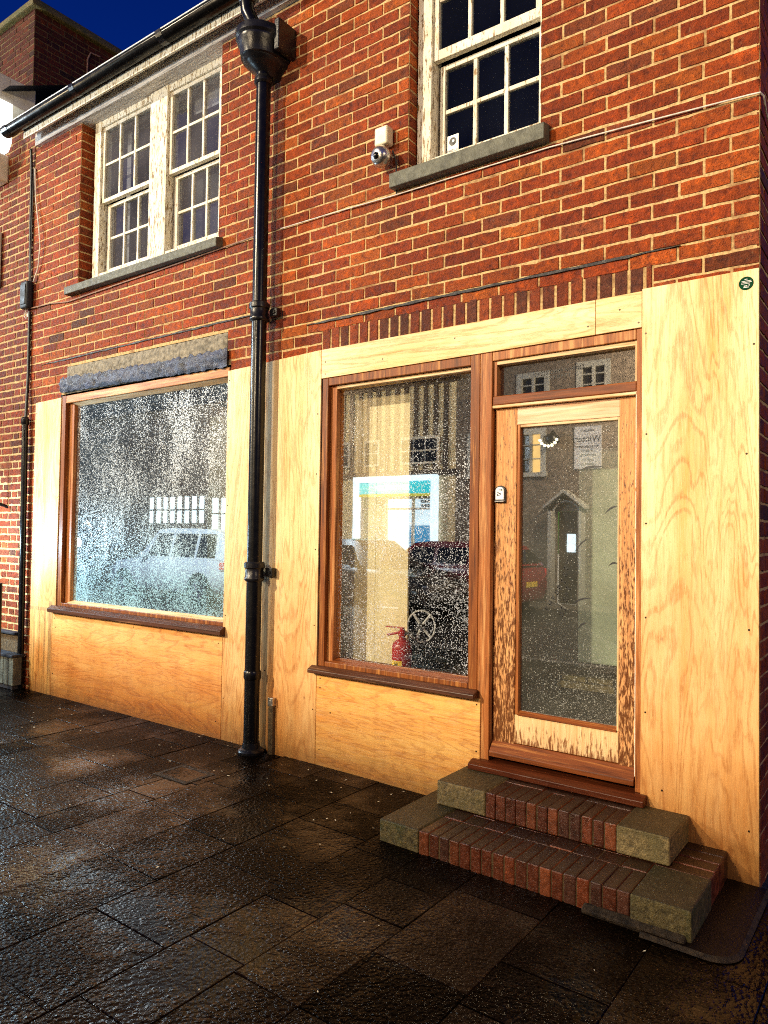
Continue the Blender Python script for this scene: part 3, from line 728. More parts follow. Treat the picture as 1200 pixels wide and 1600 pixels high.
# ------------------------------------------------------------------ doorstep
step = empty('doorstep', (-1.47, -.34, 0), 'two wet brick and stone steps up to the peeling door', 'doorstep')
def block(name, mat, x0, x1, y0, y1, z0, z1, bev=.007):
    return bx(name, mat, step, x0, x1, y0, y1, z0, z1, bevel=bev)
def step_brick(x0, x1, y0, y1, z0, z1, rnd, m):
    c = rnd.choice([(.17, .040, .012), (.125, .032, .011), (.20, .055, .017), (.085, .030, .016)]); k = rnd.uniform(.7, 1.25)
    j = lambda: rnd.uniform(-.0025, .0025)
    m.box(x0 + j(), x1 + j(), y0 + j(), y1, z0, z1 + j(), 0, tuple(q * k for q in c) + (1,))
def wet_brick():
    t = NT('wet_step_brick'); p = t.pos()
    a = t.n('Attribute', {'attribute_name': 'Col'}).outputs['Color']
    n1 = t.noise(p, 34., 5., .65); n2 = t.noise(p, 150., 3., .7)
    nz = t.n('SeparateXYZ', None, Vector=t.n('NewGeometry').outputs['Normal']).outputs[2]
    c = t.mix(1., a, t.ramp(n1, (.3, (.45, .42, .4)), (.65, (1.3, 1.2, 1.1))), 'MULTIPLY')
    c = t.mix(t.mr(nz, .5, .9, 0., .93), c, C(.016, .006, .0025))
    c = t.mix(t.mr(n2, .66, .74, 0., .4), c, C(.3, .2, .11))
    return t.done(t.bsdf(c, t.mr(n1, .3, .7, .16, .5), t.bump(t.math('ADD', n1, n2), .5, .006), .5))
M['wet_brick'] = wet_brick()
def step_stone(name, col, moss):
    t = NT(name); p = t.pos()
    n1 = t.noise(p, 42., 5., .7); n2 = t.noise(p, 130., 3., .7); n3 = t.noise(p, 8., 4.)
    nz = t.n('SeparateXYZ', None, Vector=t.n('NewGeometry').outputs['Normal']).outputs[2]
    c = t.ramp(n1, (.34, tuple(q * .35 for q in col)), (.5, col), (.66, tuple(q * 1.8 for q in col)))
    c = t.mix(t.mr(n3, .45, .62, 0., .7), c, C(*moss))
    c = t.mix(t.mr(nz, .5, .9, 0., .78), c, C(.020, .013, .004))
    c = t.mix(t.mr(n2, .60, .70, 0., .6), c, C(.32, .26, .13))
    return t.done(t.bsdf(c, .5, t.bump(t.math('ADD', n1, n2), .9, .008), .28))
M['stone'] = step_stone('mossy_step_stone_wet', (.12, .09, .032), (.065, .072, .02)); M['stone_pale'] = step_stone('pale_step_stone_wet', (.23, .165, .066), (.15, .12, .042))
rnd = random.Random(77)
# lower step
block('stone_block', M['stone'], -2.205, -1.975, -.680, -.02, -.10, .088)
block('stone_block', M['stone'], -.955, -.722, -.690, -.355, -.10, .090)
m = MB(); x = -1.972; w = (1.972 - .958) / 18
for i in range(18):
    step_brick(x + .003, x + w - .003, -.678, -.455, -.10, .086, rnd, m); x += w
for i in range(9):
    x0 = -1.972 + .1127 * i; step_brick(x0 + .003, x0 + .110, -.449, -.336, -.10, .085, rnd, m)
for i in range(4):
    y0 = -.352 + i * .087; step_brick(-.955, -.727, y0 + .004, y0 + .083, -.10, .088, rnd, m)
for i in range(3): step_brick(-1.972 + .36 * i, -1.972 + .36 * i + .34, -.333, -.016, -.10, .082, rnd, m)
m.build('brick_course', M['wet_brick'], step, .006)
bx('mortar_bed', M['mortar_dark'], step, -1.985, -.74, -.672, -.018, -.09, .079, bevel=.002)
# upper step
block('stone_block', M['stone_pale'], -2.085, -1.800, -.335, -.018, .089, .214)
block('stone_block', M['stone_pale'], -1.128, -.895, -.345, -.018, .089, .214)
m = MB(); n = 12; x = -1.797; w = (1.797 - 1.131) / n
for i in range(n):
    step_brick(x + .003, x + w - .003, -.335, -.125, .087, .212, rnd, m); x += w
for i in range(3): step_brick(-1.797 + .222 * i, -1.797 + .222 * i + .218, -.121, -.02, .087, .211, rnd, m)
m.build('brick_course', M['wet_brick'], step, .006)
bx('mortar_bed', M['mortar_dark'], step, -1.81, -1.12, -.328, -.022, .087, .204, bevel=.002)
m = MB(); m.prism([(-.70, -.06), (-.722, -.020), (-.676, -.002), (-.676, -.06)], 'x', -1.15, -.74)
fl = lumpy = m.build('mortar_fillet', M['apron_rim'], step, .01)

# ------------------------------------------------------------------ ground
m = MB(); m.quad((-60, -60, -.16), (60, -60, -.16), (60, 60, -.16), (-60, 60, -.16)); tag(m.build('ground', M['joint']), kind='structure')
m = MB(); m.box(-60, 60, -10.7, -4.75, -.15, -.12); tag(m.build('road', M['asphalt']), kind='structure')
m = MB(); m.box(-60, 60, -11.85, -10.7, -.15, .0); tag(m.build('far_pavement', M['kerb']), kind='structure')
m = MB(); m.box(-60, 60, -4.75, -4.6, -.16, -.005); tag(m.build('kerb', M['kerb'], None, .02), kind='structure')
m = MB(); rnd = random.Random(3)
pv = MB()
# dark bed below the slabs
xs = [-30, -3.2, CR + .0, 8]
for a, b in zip(xs, xs[1:]):
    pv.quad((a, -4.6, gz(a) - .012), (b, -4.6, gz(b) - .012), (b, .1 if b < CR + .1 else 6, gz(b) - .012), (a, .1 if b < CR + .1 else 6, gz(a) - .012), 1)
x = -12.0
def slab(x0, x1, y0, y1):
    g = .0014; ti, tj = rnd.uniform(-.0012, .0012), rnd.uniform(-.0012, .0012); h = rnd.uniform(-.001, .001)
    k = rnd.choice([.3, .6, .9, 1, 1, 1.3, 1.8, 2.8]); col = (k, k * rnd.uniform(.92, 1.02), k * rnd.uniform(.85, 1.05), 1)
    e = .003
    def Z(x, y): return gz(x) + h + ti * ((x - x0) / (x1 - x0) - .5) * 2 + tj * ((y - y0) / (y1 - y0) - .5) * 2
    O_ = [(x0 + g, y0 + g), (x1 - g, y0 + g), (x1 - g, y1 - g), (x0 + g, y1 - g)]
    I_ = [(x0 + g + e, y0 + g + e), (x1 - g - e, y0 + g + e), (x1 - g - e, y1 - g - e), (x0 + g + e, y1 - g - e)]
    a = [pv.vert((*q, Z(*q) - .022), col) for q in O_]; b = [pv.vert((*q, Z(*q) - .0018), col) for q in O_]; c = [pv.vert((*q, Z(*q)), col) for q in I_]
    pv.face(c)
    for i in range(4):
        j = (i + 1) % 4; pv.face((b[i], b[j], c[j], c[i])); pv.face((a[i], a[j], b[j], b[i]))
MAN = (-3.84, -3.59, -.76, -.59)
while x < 4.:
    w = rnd.choice([.25, .30, .40, .40, .45]); y = -4.6 + rnd.uniform(-.4, 0); x1 = x + w
    while y < .0:
        l = rnd.choice([.30, .40, .45, .60, .60]); y1 = min(y + l, .0) if x < CR else y + l
        if y1 < -4.6: y = y1; continue
        y0 = max(y, -4.6)
        if y1 - y0 > .06: slab(x, x1, y0, y1)
        y = y1
        if y1 >= 0 and x < CR: break
    x = x1
tag(pv.build('pavement', [M['paving'], M['joint']]), kind='structure')
# small manhole lid
mh = MB(); mh.box(MAN[0], MAN[1], MAN[2], MAN[3], -.02, .003); o = mh.build('manhole_cover', M['paving'], None, .002)
tag(o, 'small square dark cover set in the wet paving before the drainpipe', 'manhole cover'); WORLD_OF[o.name] = Vector()
fr = MB()
for q in ((MAN[0] - .03, MAN[1] + .03, MAN[2] - .03, MAN[2]), (MAN[0] - .03, MAN[1] + .03, MAN[3], MAN[3] + .03), (MAN[0] - .03, MAN[0], MAN[2], MAN[3]), (MAN[1], MAN[1] + .03, MAN[2], MAN[3])):
    fr.box(*q, -.02, .0040)
fr.build('cover_frame', M['apron_rim'], o, .002)
# dark apron beside the step with its paler rim
def rounded(x0, x1, y0, y1, r):
    pts = [(x0, y1), (x0, y0)]
    for i in range(9):
        t = -math.pi / 2 + (math.pi / 2) * i / 8; pts.append((x1 - r + r * math.cos(t), y0 + r + r * math.sin(t)))
    pts.append((x1, y1)); return pts
m = MB(); inner = rounded(-.90, -.565, -.735, -.02, .10); outer = rounded(-.90, -.548, -.755, -.02, .115)
zt = lambda x, y: gz(x) + .010
A = [m.vert((px_, py_, gz(px_) + .014)) for px_, py_ in inner]; m.face(A)
ap = m.build('drain_apron', M['apron']); tag(ap, 'dark smooth concrete apron with a rounded corner right of the step', 'apron'); WORLD_OF[ap.name] = Vector()
m = MB(); I = [m.vert((a, b, gz(a) + .018)) for a, b in inner]; Q = [m.vert((a, b, gz(a) + .005)) for a, b in outer]; J = [m.vert((a, b, gz(a) + .012)) for a, b in inner]
for i in range(1, len(inner) - 1):
    m.face((I[i], I[i + 1], Q[i + 1], Q[i])); m.face((J[i], J[i + 1], I[i + 1], I[i]))
m.build('apron_rim', M['apron_rim'], ap)
# pale flecks of litter on the wet stones
m = MB(); rnd = random.Random(41)
for i in range(120):
    x, y = rnd.uniform(-6.5, -.7), -abs(rnd.gauss(0, .8)) - .02
    if -2.3 < x < -.55 and y > -.8 or y < -2.6: continue
    s = rnd.uniform(.004, .012); a = rnd.uniform(0, 6.28); z = gz(x) + .0045
    p = [(x + s * math.cos(a + t) * k, y + s * math.sin(a + t) * k) for t, k in ((0, 1), (1.4, .45), (3.1, .9), (4.6, .4))]
    m.face([m.vert((*q, z + rnd.uniform(0, .003))) for q in p])
tag(m.build('litter', M['cream_plastic']), 'pale flecks of leaf and grit scattered over the wet paving', 'litter', None, 'stuff')

# ------------------------------------------------------------------ gutter and drainpipe
gut = empty('roof_gutter', (-5, -.2, 5.3), 'black half round gutter along the eaves over the paired sash windows', 'gutter')
m = MB(); n = 9; r = .062; yc, zc = -.205, 5.335
def gut_run(x0, x1, z0, z1):
    A, B = [], []
    for i in range(n + 1):
        t = math.pi + math.pi * i / n; y, z = yc + r * math.cos(t), r * math.sin(t)
        A.append(m.vert((x0, y, z + z0))); B.append(m.vert((x1, y, z + z1)))
    for i in range(n): m.face((A[i], A[i + 1], B[i + 1], B[i]))
    return A, B
A, B = gut_run(-7.13, -.45, zc, zc - .005); m.face(A)
go = m.build('trough', M['black'], gut, smooth=True)
go.modifiers.new('thick', 'SOLIDIFY').thickness = .006
m = MB(); m.tube([(-7.13, yc - r, zc + .004), (-.45, yc - r, zc)], .006, 6); m.build('gutter_lip', M['gutter_lip'], gut, smooth=True)
for x in (-7.09, -5.95, -4.75, -3.4, -2.2):
    m = MB(); P = []
    for k in (0, .07):
        P.append([m.vert((x + k, yc + (r + .007) * math.cos(math.pi + math.pi * i / n), zc + .004 + (r + .007) * math.sin(math.pi + math.pi * i / n))) for i in range(n + 1)])
    for i in range(n): m.face((P[0][i], P[0][i + 1], P[1][i + 1], P[1][i]))
    o = m.build('gutter_joint', M['black'], gut); o.modifiers.new('thick', 'SOLIDIFY').thickness = .008

dp = empty('drainpipe', (-3.73, -.1, 0), 'tall black cast iron drainpipe with hopper head between the two shop windows', 'drainpipe')
PX, PY = -3.728, -.100
def ring(z, r, h): m = MB(); m.lathe((PX, PY, z), [(r * .93, 0), (r, h * .15), (r, h * .85), (r * .93, h)], 24); return m
m = MB(); m.tube([(PX, PY, 3.0), (PX, PY, 4.74)], .051, 24); m.build('pipe', M['black'], dp, smooth=True)
m = MB(); m.tube([(PX, PY, 1.22), (PX, PY, 3.02)], .053, 24); m.build('pipe', M['black'], dp, smooth=True)
m = MB(); m.tube([(PX - .002, PY, .03), (PX, PY, 1.23)], .053, 24); m.build('pipe', M['black'], dp, smooth=True)
for z in (2.97, 1.17):
    m = MB(); m.lathe((PX, PY, z), [(.060, 0), (.068, .01), (.068, .028), (.063, .034), (.063, .085), (.072, .095), (.072, .125), (.062, .135)], 24); c = m.build('collar', M['black_old'], dp, smooth=True)
    for s in (-1, 1):
        m = MB(); m.box(PX + s * .062 if s > 0 else PX - .128, PX + .128 if s > 0 else PX - .062, -.062, -.014, z + .035, z + .095); l = m.build('fixing_lug', M['black_old'], dp, .008)
        m = MB(); m.lathe((PX + s * .105, -.070, z + .065), [(.012, 0), (.014, .004), (.014, .009)], 8, axis='y'); m.build('nail_head', M['black'], l)
m = MB(); m.lathe((PX, PY, .0), [(.088, .0), (.090, .016), (.078, .03), (.061, .036), (.059, .07)], 24); m.build('shoe', M['black_old'], dp, smooth=True)
m = MB(); m.lathe((PX, PY, .50), [(.0565, 0), (.061, .01), (.061, .05), (.0565, .06)], 24); m.build('collar', M['black'], dp, smooth=True)
# hopper head: bowed front, flat box back, moulded rim, funnel below
def bow(xl, xr, yb, yf, n=12):
    pts = [(xr, yb)]
    cx, hw = (xl + xr) / 2, (xr - xl) / 2
    for i in range(n + 1):
        t = math.pi * i / n
        pts.append((cx + hw * math.cos(t), yb * .5 - (-yf + yb * .5) * math.sin(t) ** .75 if 0 < i < n else yb * .5))
    pts.append((xl, yb)); return pts
def loft(sections, name, mat, parent, smooth=True):
    m = MB(); R_ = [[m.vert((x, y, z)) for x, y in pts] for z, pts in sections]
    for A, B in zip(R_, R_[1:]):
        for i in range(len(A)):
            j = (i + 1) % len(A); m.face((A[i], A[j], B[j], B[i]))
    m.face(R_[0][::-1]); m.face(R_[-1]); return m.build(name, mat, parent, smooth=smooth)
hb = lambda k, f, dx=0: bow(-3.735 - .175 * k + dx, -3.735 + .205 * k + dx, -.006, -.10 - .225 * f)
loft([(4.70, hb(.34, .16)), (4.735, hb(.42, .28)), (4.76, hb(.60, .58)), (4.775, hb(.70, .72)), (4.79, hb(.72, .76)), (4.795, hb(.80, .82)), (4.87, hb(.86, .88)), (4.895, hb(.94, .94)), (4.91, hb(.94, .94)), (4.925, hb(1.0, 1.0)), (4.968, hb(1.0, 1.0)), (4.976, hb(.97, .97))], 'hopper_head', M['black_old'], dp)
m = MB(); m.lathe((PX, PY, 4.645), [(.055, 0), (.066, .012), (.066, .04), (.056, .055)], 20); m.build('collar', M['black_old'], dp, smooth=True)
bx('back_plate', M['black_old'], dp, -3.56, -3.515, -.175, -.004, 4.80, 5.01, bevel=.006)
pts = [(-3.80, -.205, 5.29), (-3.80, -.205, 5.20), (-3.795, -.20, 5.14), (-3.77, -.185, 5.08), (-3.745, -.17, 5.03), (-3.735, -.165, 4.96)]
m = MB(); m.tube(pts, .048, 16); m.build('swan_neck', M['black'], dp, smooth=True)
m = MB(); m.lathe((-3.80, -.205, 5.20), [(.05, 0), (.058, .01), (.058, .06), (.05, .07)], 16); m.build('collar', M['black_old'], dp, smooth=True)

# iron upright against the plywood right of the pipe
ip = empty('iron_upright', (-3.607, -.03, 0), 'short rusty iron upright against the plywood just right of the drainpipe', 'iron bar')
m = MB(); m.box(-3.630, -3.586, -.042, -.014, -.01, .325); m.build('bar', M['iron'], ip, .004)
m = MB(); m.box(-3.631, -3.585, -.046, -.013, .325, .378); m.box(-3.617, -3.599, -.049, -.046, .340, .362); m.build('bar_head', M['steel'], ip, .004)

# ------------------------------------------------------------------ conduit, junction box, cables, camera
cd = empty('cable_conduit', (-6.93, -.04, 0), 'slim black pipe and cable running up the joint left of the boarded shop', 'conduit')
m = MB(); m.tube([(-6.885, -.045, -.02), (-6.93, -.045, 2.53)], .028, 12); m.build('pipe', M['black'], cd, smooth=True)
m = MB(); m.lathe((-6.93, -.045, 2.50), [(.03, 0), (.036, .008), (.036, .06), (.022, .075)], 12); m.build('collar', M['black_old'], cd, smooth=True)
m = MB(); m.tube([(-6.93, -.04, 2.55), (-6.945, -.02, 3.0), (-6.955, -.018, 3.6)], .015, 8); m.build('cable', M['rubber'], cd, smooth=True)
m = MB(); m.tube([(-6.965, -.018, 3.85), (-6.985, -.016, 4.4), (-6.995, -.016, 5.0), (-6.99, -.03, 5.2)], .013, 8); m.build('cable', M['rubber'], cd, smooth=True)
m = MB(); m.tube([(-6.955, -.016, 5.0), (-6.965, -.016, 4.2), (-6.95, -.016, 3.85)], .006, 6); m.build('cable', M['rubber'], cd, smooth=True)
jb = empty('junction_box', (-6.95, -.03, 3.75), 'dark grey oblong junction box high on the left brickwork', 'junction box')
m = MB(); m.box(-7.045, -6.915, -.075, -.005, 3.625, 3.890); m.build('casing', M['grey_plastic'], jb, .022, seg=3)
m = MB(); m.box(-7.025, -6.935, -.082, -.0745, 3.66, 3.855); m.build('cover', M['grey_plastic'], jb, .006)
lw = MB(); lw.tube([(-6.94, -.012, 5.0), (-6.90, -.02, 4.7), (-6.80, -.03, 4.35), (-6.775, -.03, 4.2), (-6.82, -.02, 4.0), (-6.90, -.02, 3.88)], .007, 6)
o = lw.build('loose_wire', M['cable_white'], None, smooth=True); tag(o, 'thin pale wire bowing out above the junction box', 'cable')
lw = MB(); lw.tube([(-7.0, -.03, 3.63), (-7.02, -.035, 3.56), (-6.99, -.03, 3.53), (-6.975, -.03, 3.6), (-6.965, -.03, 3.55)], .005, 6)
o = lw.build('loose_wire', M['cable_white'], None, smooth=True); tag(o, 'frayed wire ends hanging below the junction box', 'cable')
lw = MB(); lw.tube([(-6.93, -.02, 3.63), (-6.6, -.012, 3.62), (-6.3, -.012, 3.585), (-5.6, -.012, 3.60), (-4.6, -.012, 3.62), (-3.85, -.016, 3.635)], .0055, 6)
o = lw.build('telephone_cable', M['cable_dim'], None, smooth=True); tag(o, 'dull thin cable along the brickwork under the paired sash windows', 'cable')
lw = MB(); lw.tube([(-3.62, -.014, 3.632), (-3.2, -.012, 3.628), (-2.66, -.012, 3.615), (-2.0, -.012, 3.612), (-1.62, -.012, 3.610), (-1.1, -.012, 3.585), (-.64, -.012, 3.560), (CR + .004, -.012, 3.556), (CR + .016, .01, 3.545), (CR + .014, .08, 3.50), (CR + .012, .5, 3.42)], .0042, 8)
o = lw.build('telephone_cable', M['cable_white'], None, smooth=True); tag(o, 'thin white cable running under the right sash window and round the corner', 'cable')

cam_t = empty('security_camera', (-2.70, -.05, 3.9), 'small dome security camera left of the right sash window', 'security camera')
m = MB(); m.box(-2.765, -2.665, -.075, -.004, 3.930, 4.045); m.build('mounting_box', M['cream_plastic'], cam_t, .012, seg=3)
m = MB(); m.tube([(-2.715, -.045, 3.935), (-2.712, -.06, 3.905)], .018, 12); m.build('neck', M['steel'], cam_t, smooth=True)
cc = Vector((-2.702, -.080, 3.845)); ax = Vector((-.05, -1., -.25)).normalized()
def ball(m, c, r, ax, t0, t1, n=20, k=10, flat=1.):
    up = Vector((0, 0, 1)); a = ax.cross(up).normalized(); b = a.cross(ax)
    rings = []
    for i in range(k + 1):
        t = t0 + (t1 - t0) * i / k
        rings.append([m.vert(c + ax * (r * math.cos(t)) + (a * math.cos(s) + b * math.sin(s)) * (r * math.sin(t) + 1e-4)) for s in [2 * math.pi * j / n for j in range(n)]])
    for A, B in zip(rings, rings[1:]):
        for j in range(n): m.face((A[j], A[(j + 1) % n], B[(j + 1) % n], B[j]))
    m.face(rings[0]); m.face(rings[-1])
m = MB(); ball(m, cc, .066, ax, .62, math.pi); m.build('housing', M['steel'], cam_t, smooth='all')
m = MB(); ball(m, cc, .058, ax, 0., .85); eye = m.build('lens_ring', M['dark_lens'], cam_t, smooth='all')
m = MB(); ball(m, cc + ax * .045, .022, ax, 0., 1.5, 14, 6); m.build('lens', M['black'], cam_t, smooth='all')
m = MB(); m.tube([(-2.64, -.05, 3.88), (-2.625, -.03, 3.82), (-2.63, -.012, 3.70), (-2.632, -.012, 3.62)], .005, 6); m.build('lead', M['rubber'], cam_t, smooth=True)

# sticker in the sash window, green sticker on the plywood
st = bx('warning_sticker', M['paper'], None, -2.384, -2.301, .1745, .1755, 3.872, 3.985, bevel=0)
tag(st, 'square white camera warning sticker inside the right sash window', 'sticker'); WORLD_OF[st.name] = Vector()
m = MB(); m.lathe((-2.342, .1735, 3.944), [(.026, 0), (.026, .0008)], 18, axis='y'); m.build('camera_symbol', M['ink'], st)
m = MB(); m.lathe((-2.338, .1725, 3.948), [(.009, 0), (.009, .0007)], 10, axis='y'); m.build('camera_eye', M['paper'], st)
glyph_run('sticker_text', [(-2.373 + .012 * i, 3.888) for i in range(6)], .011, .1738, st, M['ink'], 3)
gs = MB(); gs.lathe((-.652, -.0150, 2.684), [(.0310, 0), (.0310, .0015)], 28, axis='y'); gs = gs.build('round_sticker', M['green'])
tag(gs, 'round dark green sticker at the top corner of the large plywood sheet', 'sticker'); WORLD_OF[gs.name] = Vector()
m = MB()
for (dx, dz, w, h) in ((0, .018, .012, .0025), (.002, .010, .040, .0020), (.002, .004, .044, .0022), (-.002, -.002, .038, .0018), (-.002, -.0125, .014, .004), (.0, -.019, .022, .003), (.013, -.0105, .005, .004)):
    m.box(-.652 + dx - w / 2, -.652 + dx + w / 2, -.0164, -.0151, 2.684 + dz - h / 2, 2.684 + dz + h / 2)
m.build('sticker_print', M['paper'], gs)

# ------------------------------------------------------------------ inside the shop
m = MB(); m.box(-6.8, -.75, .13, 5.0, .10, .16); tag(m.build('interior_floor', M['room_floor']), kind='structure')
m = MB(); m.box(-6.8, -.75, 4.9, 5.0, .16, 2.75); m.box(-6.8, -6.7, .13, 4.9, .16, 2.75); m.box(-.80, -.75, .13, 4.9, .16, 2.75); tag(m.build('interior_wall', M['room_dark']), kind='structure')
m = MB(); m.box(-6.8, -.75, .13, 5.0, 2.75, 2.80); tag(m.build('interior_ceiling', M['room_dark']), kind='structure')
m = MB(); m.box(-3.22, -2.03, .125, .52, .60, .655); o = m.build('display_ledge', M['room_floor']); tag(o, 'dusty ledge inside the right shop window carrying the extinguisher', 'ledge')
pb = empty('partition_board', (-3.3, .42, 0), 'cream boarding behind the left half of the right shop window', 'partition')
for a, b, y in ((-4.6, -3.20, .222), (-3.198, -2.93, .222), (-2.928, -2.668, .222)):
    m = MB(); m.box(a, b, y, y + .02, .655, 2.42); m.build('board', M['room_cream'], pb, .002)
m = MB(); m.box(-3.2, -2.2, .60, .70, 2.44, 2.60); o = m.build('ceiling_beam', M['room_cream']); tag(o, 'pale ceiling bulkhead behind the top of the right shop window', 'beam')
gp = MB(); gp.box(-1.63, -.90, .46, .50, .78, 2.02); o = gp.build('plaster_panel', M['room_green'], None, .01); tag(o, 'pale green plaster panel seen through the right half of the door glass', 'wall panel')
bk = MB(); bk.box(-1.66, -1.52, .30, .36, .70, .73); bk.box(-1.51, -1.37, .31, .37, .70, .73); bk.box(-1.68, -1.35, .28, .40, .66, .70); o = bk.build('timber_offcuts', M['stone_pale'], None, .004); tag(o, 'two pale offcuts lying end to end behind the door glass', 'offcuts')
# fire extinguisher
fe = empty('fire_extinguisher', (-2.652, .145, .655), 'red fire extinguisher with yellow label behind the right shop window', 'fire extinguisher')
EX, EY = -2.652, .145
m = MB(); m.lathe((EX, EY, .657), [(.058, 0), (.064, .01), (.064, .145), (.058, .168), (.042, .185), (.022, .193), (.02, .21)], 24); cyl = m.build('cylinder', M['red'], fe, smooth=True)
lb = MB(); P = []
for i in range(9):
    t = math.radians(-135 + 80 * i / 8)
    P.append((lb.vert((EX + .0652 * math.cos(t), EY + .0652 * math.sin(t), .668)), lb.vert((EX + .0652 * math.cos(t), EY + .0652 * math.sin(t), .722))))
for a, b in zip(P, P[1:]): lb.face((a[0], b[0], b[1], a[1]))
lab = lb.build('label', M['yellow'], fe, smooth='all')
glyph_run('label_symbol', [(EX + .0, .70)], .022, EY - .066, lab, M['ink'], 1)
m = MB(); m.lathe((EX, EY, .866), [(.018, 0), (.026, .006), (.026, .03), (.016, .04), (.012, .055)], 14); m.build('valve', M['red'], fe, smooth=True)
m = MB(); m.box(EX - .125, EX + .012, EY - .010, EY + .010, .916, .924); lv = m.build('lever', M['red'], fe, .002)
m = MB(); m.tube([(EX, EY, .90), (EX - .05, EY, .882), (EX - .115, EY, .868)], .008, 8); m.build('handle', M['red'], fe, smooth=True)
m = MB(); m.tube([(EX + .02, EY, .885), (EX + .07, EY, .895), (EX + .105, EY, .84), (EX + .105, EY + .01, .75), (EX + .085, EY, .665)], .009, 8); m.build('hose', M['rubber'], fe, smooth=True)
# spoked wheel beside it
M['wheel_grey'] = mat_plain('pale_grey_wheel', (.60, .62, .62), .5, mott=.1)
sw = empty('spoked_wheel', (-2.60, .26, .83), 'grey spoked ring standing behind the fire extinguisher', 'wheel')
wc = Vector((-2.585, .26, .925)); m = MB(); m.tube([wc + Vector((.085 * math.cos(t), .03 * math.cos(t), .10 * math.sin(t))) for t in [2 * math.pi * i / 28 for i in range(29)]], .006, 8, False); m.build('rim', M['wheel_grey'], sw, smooth=True)
for t in (.85, 2.2, 4.35, 5.5):
    m = MB(); m.tube([wc + Vector((.016 * math.cos(t), .005 * math.cos(t), .018 * math.sin(t))), wc + Vector((.084 * math.cos(t), .03 * math.cos(t), .098 * math.sin(t)))], .009, 8); m.build('spoke', M['wheel_grey'], sw, smooth=True)
m = MB(); m.tube([wc + Vector((0, -.02, 0)), wc + Vector((0, .02, 0))], .02, 12); m.build('hub', M['rubber'], sw, smooth=True)
m = MB(); m.box(-2.63, -2.54, .25, .32, .655, .70); m.tube([wc + Vector((0, .02, 0)), Vector((-2.585, .29, .70))], .012, 8); m.build('foot', M['rubber'], sw)

# ------------------------------------------------------------------ the neighbour on the left
nb = empty('neighbour_house', (-9, 0, 0), 'older dark brick house adjoining on the far left with a tall chimney', 'house')
mb = MB()
brickwork(mb, O0, X_, -Y_, Z_, -11.5, -6.957, -.2, 5.55, [(-11.5, -7.42, .2, .97)], pitch=.225, course=.0715, wref=.02, uref=-6.957, bond='flemish', seed=51, joint=.012, jit=.0025)
mortar_plane(mb, O0, X_, -Y_, Z_, -11.5, -6.957, -.2, 5.55, [(-11.5, -7.42, .2, .97)])
mb.build('wall', [M['brick_dim'], M['mortar_dim']], nb)
bx('wall_core', M['room_black'], nb, -11.5, -6.96, .02, .1, -.2, 5.5, bevel=0)
mb = MB(); CX = -8.95
brickwork(mb, Vector((0, 1.0, 0)), X_, -Y_, Z_, -11.5, CX, 5.2, 8.02, [], pitch=.225, course=.075, seed=61, bond='flemish')
mortar_plane(mb, Vector((0, 1.0, 0)), X_, -Y_, Z_, -11.5, CX, 5.2, 8.02, [])
brickwork(mb, Vector((CX, 1.0, 0)), Y_, X_, Z_, 0, 4.2, 5.2, 8.02, [], pitch=.225, course=.075, seed=62, bond='flemish')
mortar_plane(mb, Vector((CX, 1.0, 0)), Y_, X_, Z_, 0, 4.2, 5.2, 8.02, [])
ch = mb.build('chimney', [M['brick_shade'], M['mortar_dark']], nb)
m = MB(); m.box(-11.55, CX + .07, .93, 5.2, 8.02, 8.10); m.box(-11.5, CX + .03, .97, 5.2, 8.10, 8.15); m.build('coping', M['stone'], ch, .02)
m = MB(); m.tube([(CX + .01, 1.72, 6.5), (CX + .01, 1.72, 7.75), (CX + .012, 1.76, 7.86), (CX + .012, 1.9, 7.88)], .010, 6); m.build('cable', M['cable_dim'], nb, smooth=True)
m = MB(); m.quad((-11.5, -.1, 5.9), (-7.3, -.1, 5.9), (-7.3, 3.2, 7.6), (-11.5, 3.2, 7.6)); m.build('roof', M['room_black'], nb)
m = MB(); m.prism([(-.60, 5.81), (-.60, 5.87), (-.66, 5.89), (-.66, 5.95), (-.72, 5.99), (-.72, 6.08), (.25, 6.08), (.25, 5.81)], 'x', -9.6, -7.46); m.build('cornice', M['cream_trim'], nb, .006)
m = MB(); m.prism([(-9.5, 5.80), (-7.42, 5.80), (-7.42, 5.40), (-7.48, 5.32), (-9.5, 5.32)], 'y', -.45, .0); M['box_lit'] = mat_emit('lit_white_box', (1., .98, .93), 2.6); m.build('illuminated_sign', M['box_lit'], nb, .012)
m = MB(); m.box(-9.4, -7.46, -.30, .0, 5.0, 5.28); m.build('oriel_frame', M['white_clean'], nb, .02)
bx('wall_sign', M['cream_trim'], nb, -9.2, -7.56, -.05, -.006, 3.95, 4.52, bevel=.006)
# panelled timber shopfront at the extreme left edge
m = MB(); m.box(-9.5, -7.44, -.10, .05, .10, .50); m.build('stall_riser', M['grey_plastic'], nb, .006)
m = MB(); m.box(-9.5, -7.42, -.14, .05, .50, .53); m.build('window_sill', M['grey_plastic'], nb, .006)
bin_ = empty('planter', (-7.1, -.08, 0), 'grey green slatted planter at the far left foot of the wall', 'planter')
for i in range(5):
    x = -7.31 + i * .092; m = MB(); m.box(x, x + .084, -.135, -.05, .04, .30); m.build('slat', M['sillstone'], bin_, .006)
bx('rim', M['grey_plastic'], bin_, -7.33, -6.855, -.150, -.02, .30, .328, bevel=.006)
bx('plinth', M['flashing'], bin_, -7.30, -6.88, -.125, -.045, .0, .04, bevel=.004)
bx('back_panel', M['iron'], bin_, -7.31, -6.955, -.046, -.022, .328, .50, bevel=.004)
bx('cap', M['grey_plastic'], bin_, -7.33, -6.94, -.085, -.012, .50, .525, bevel=.006)

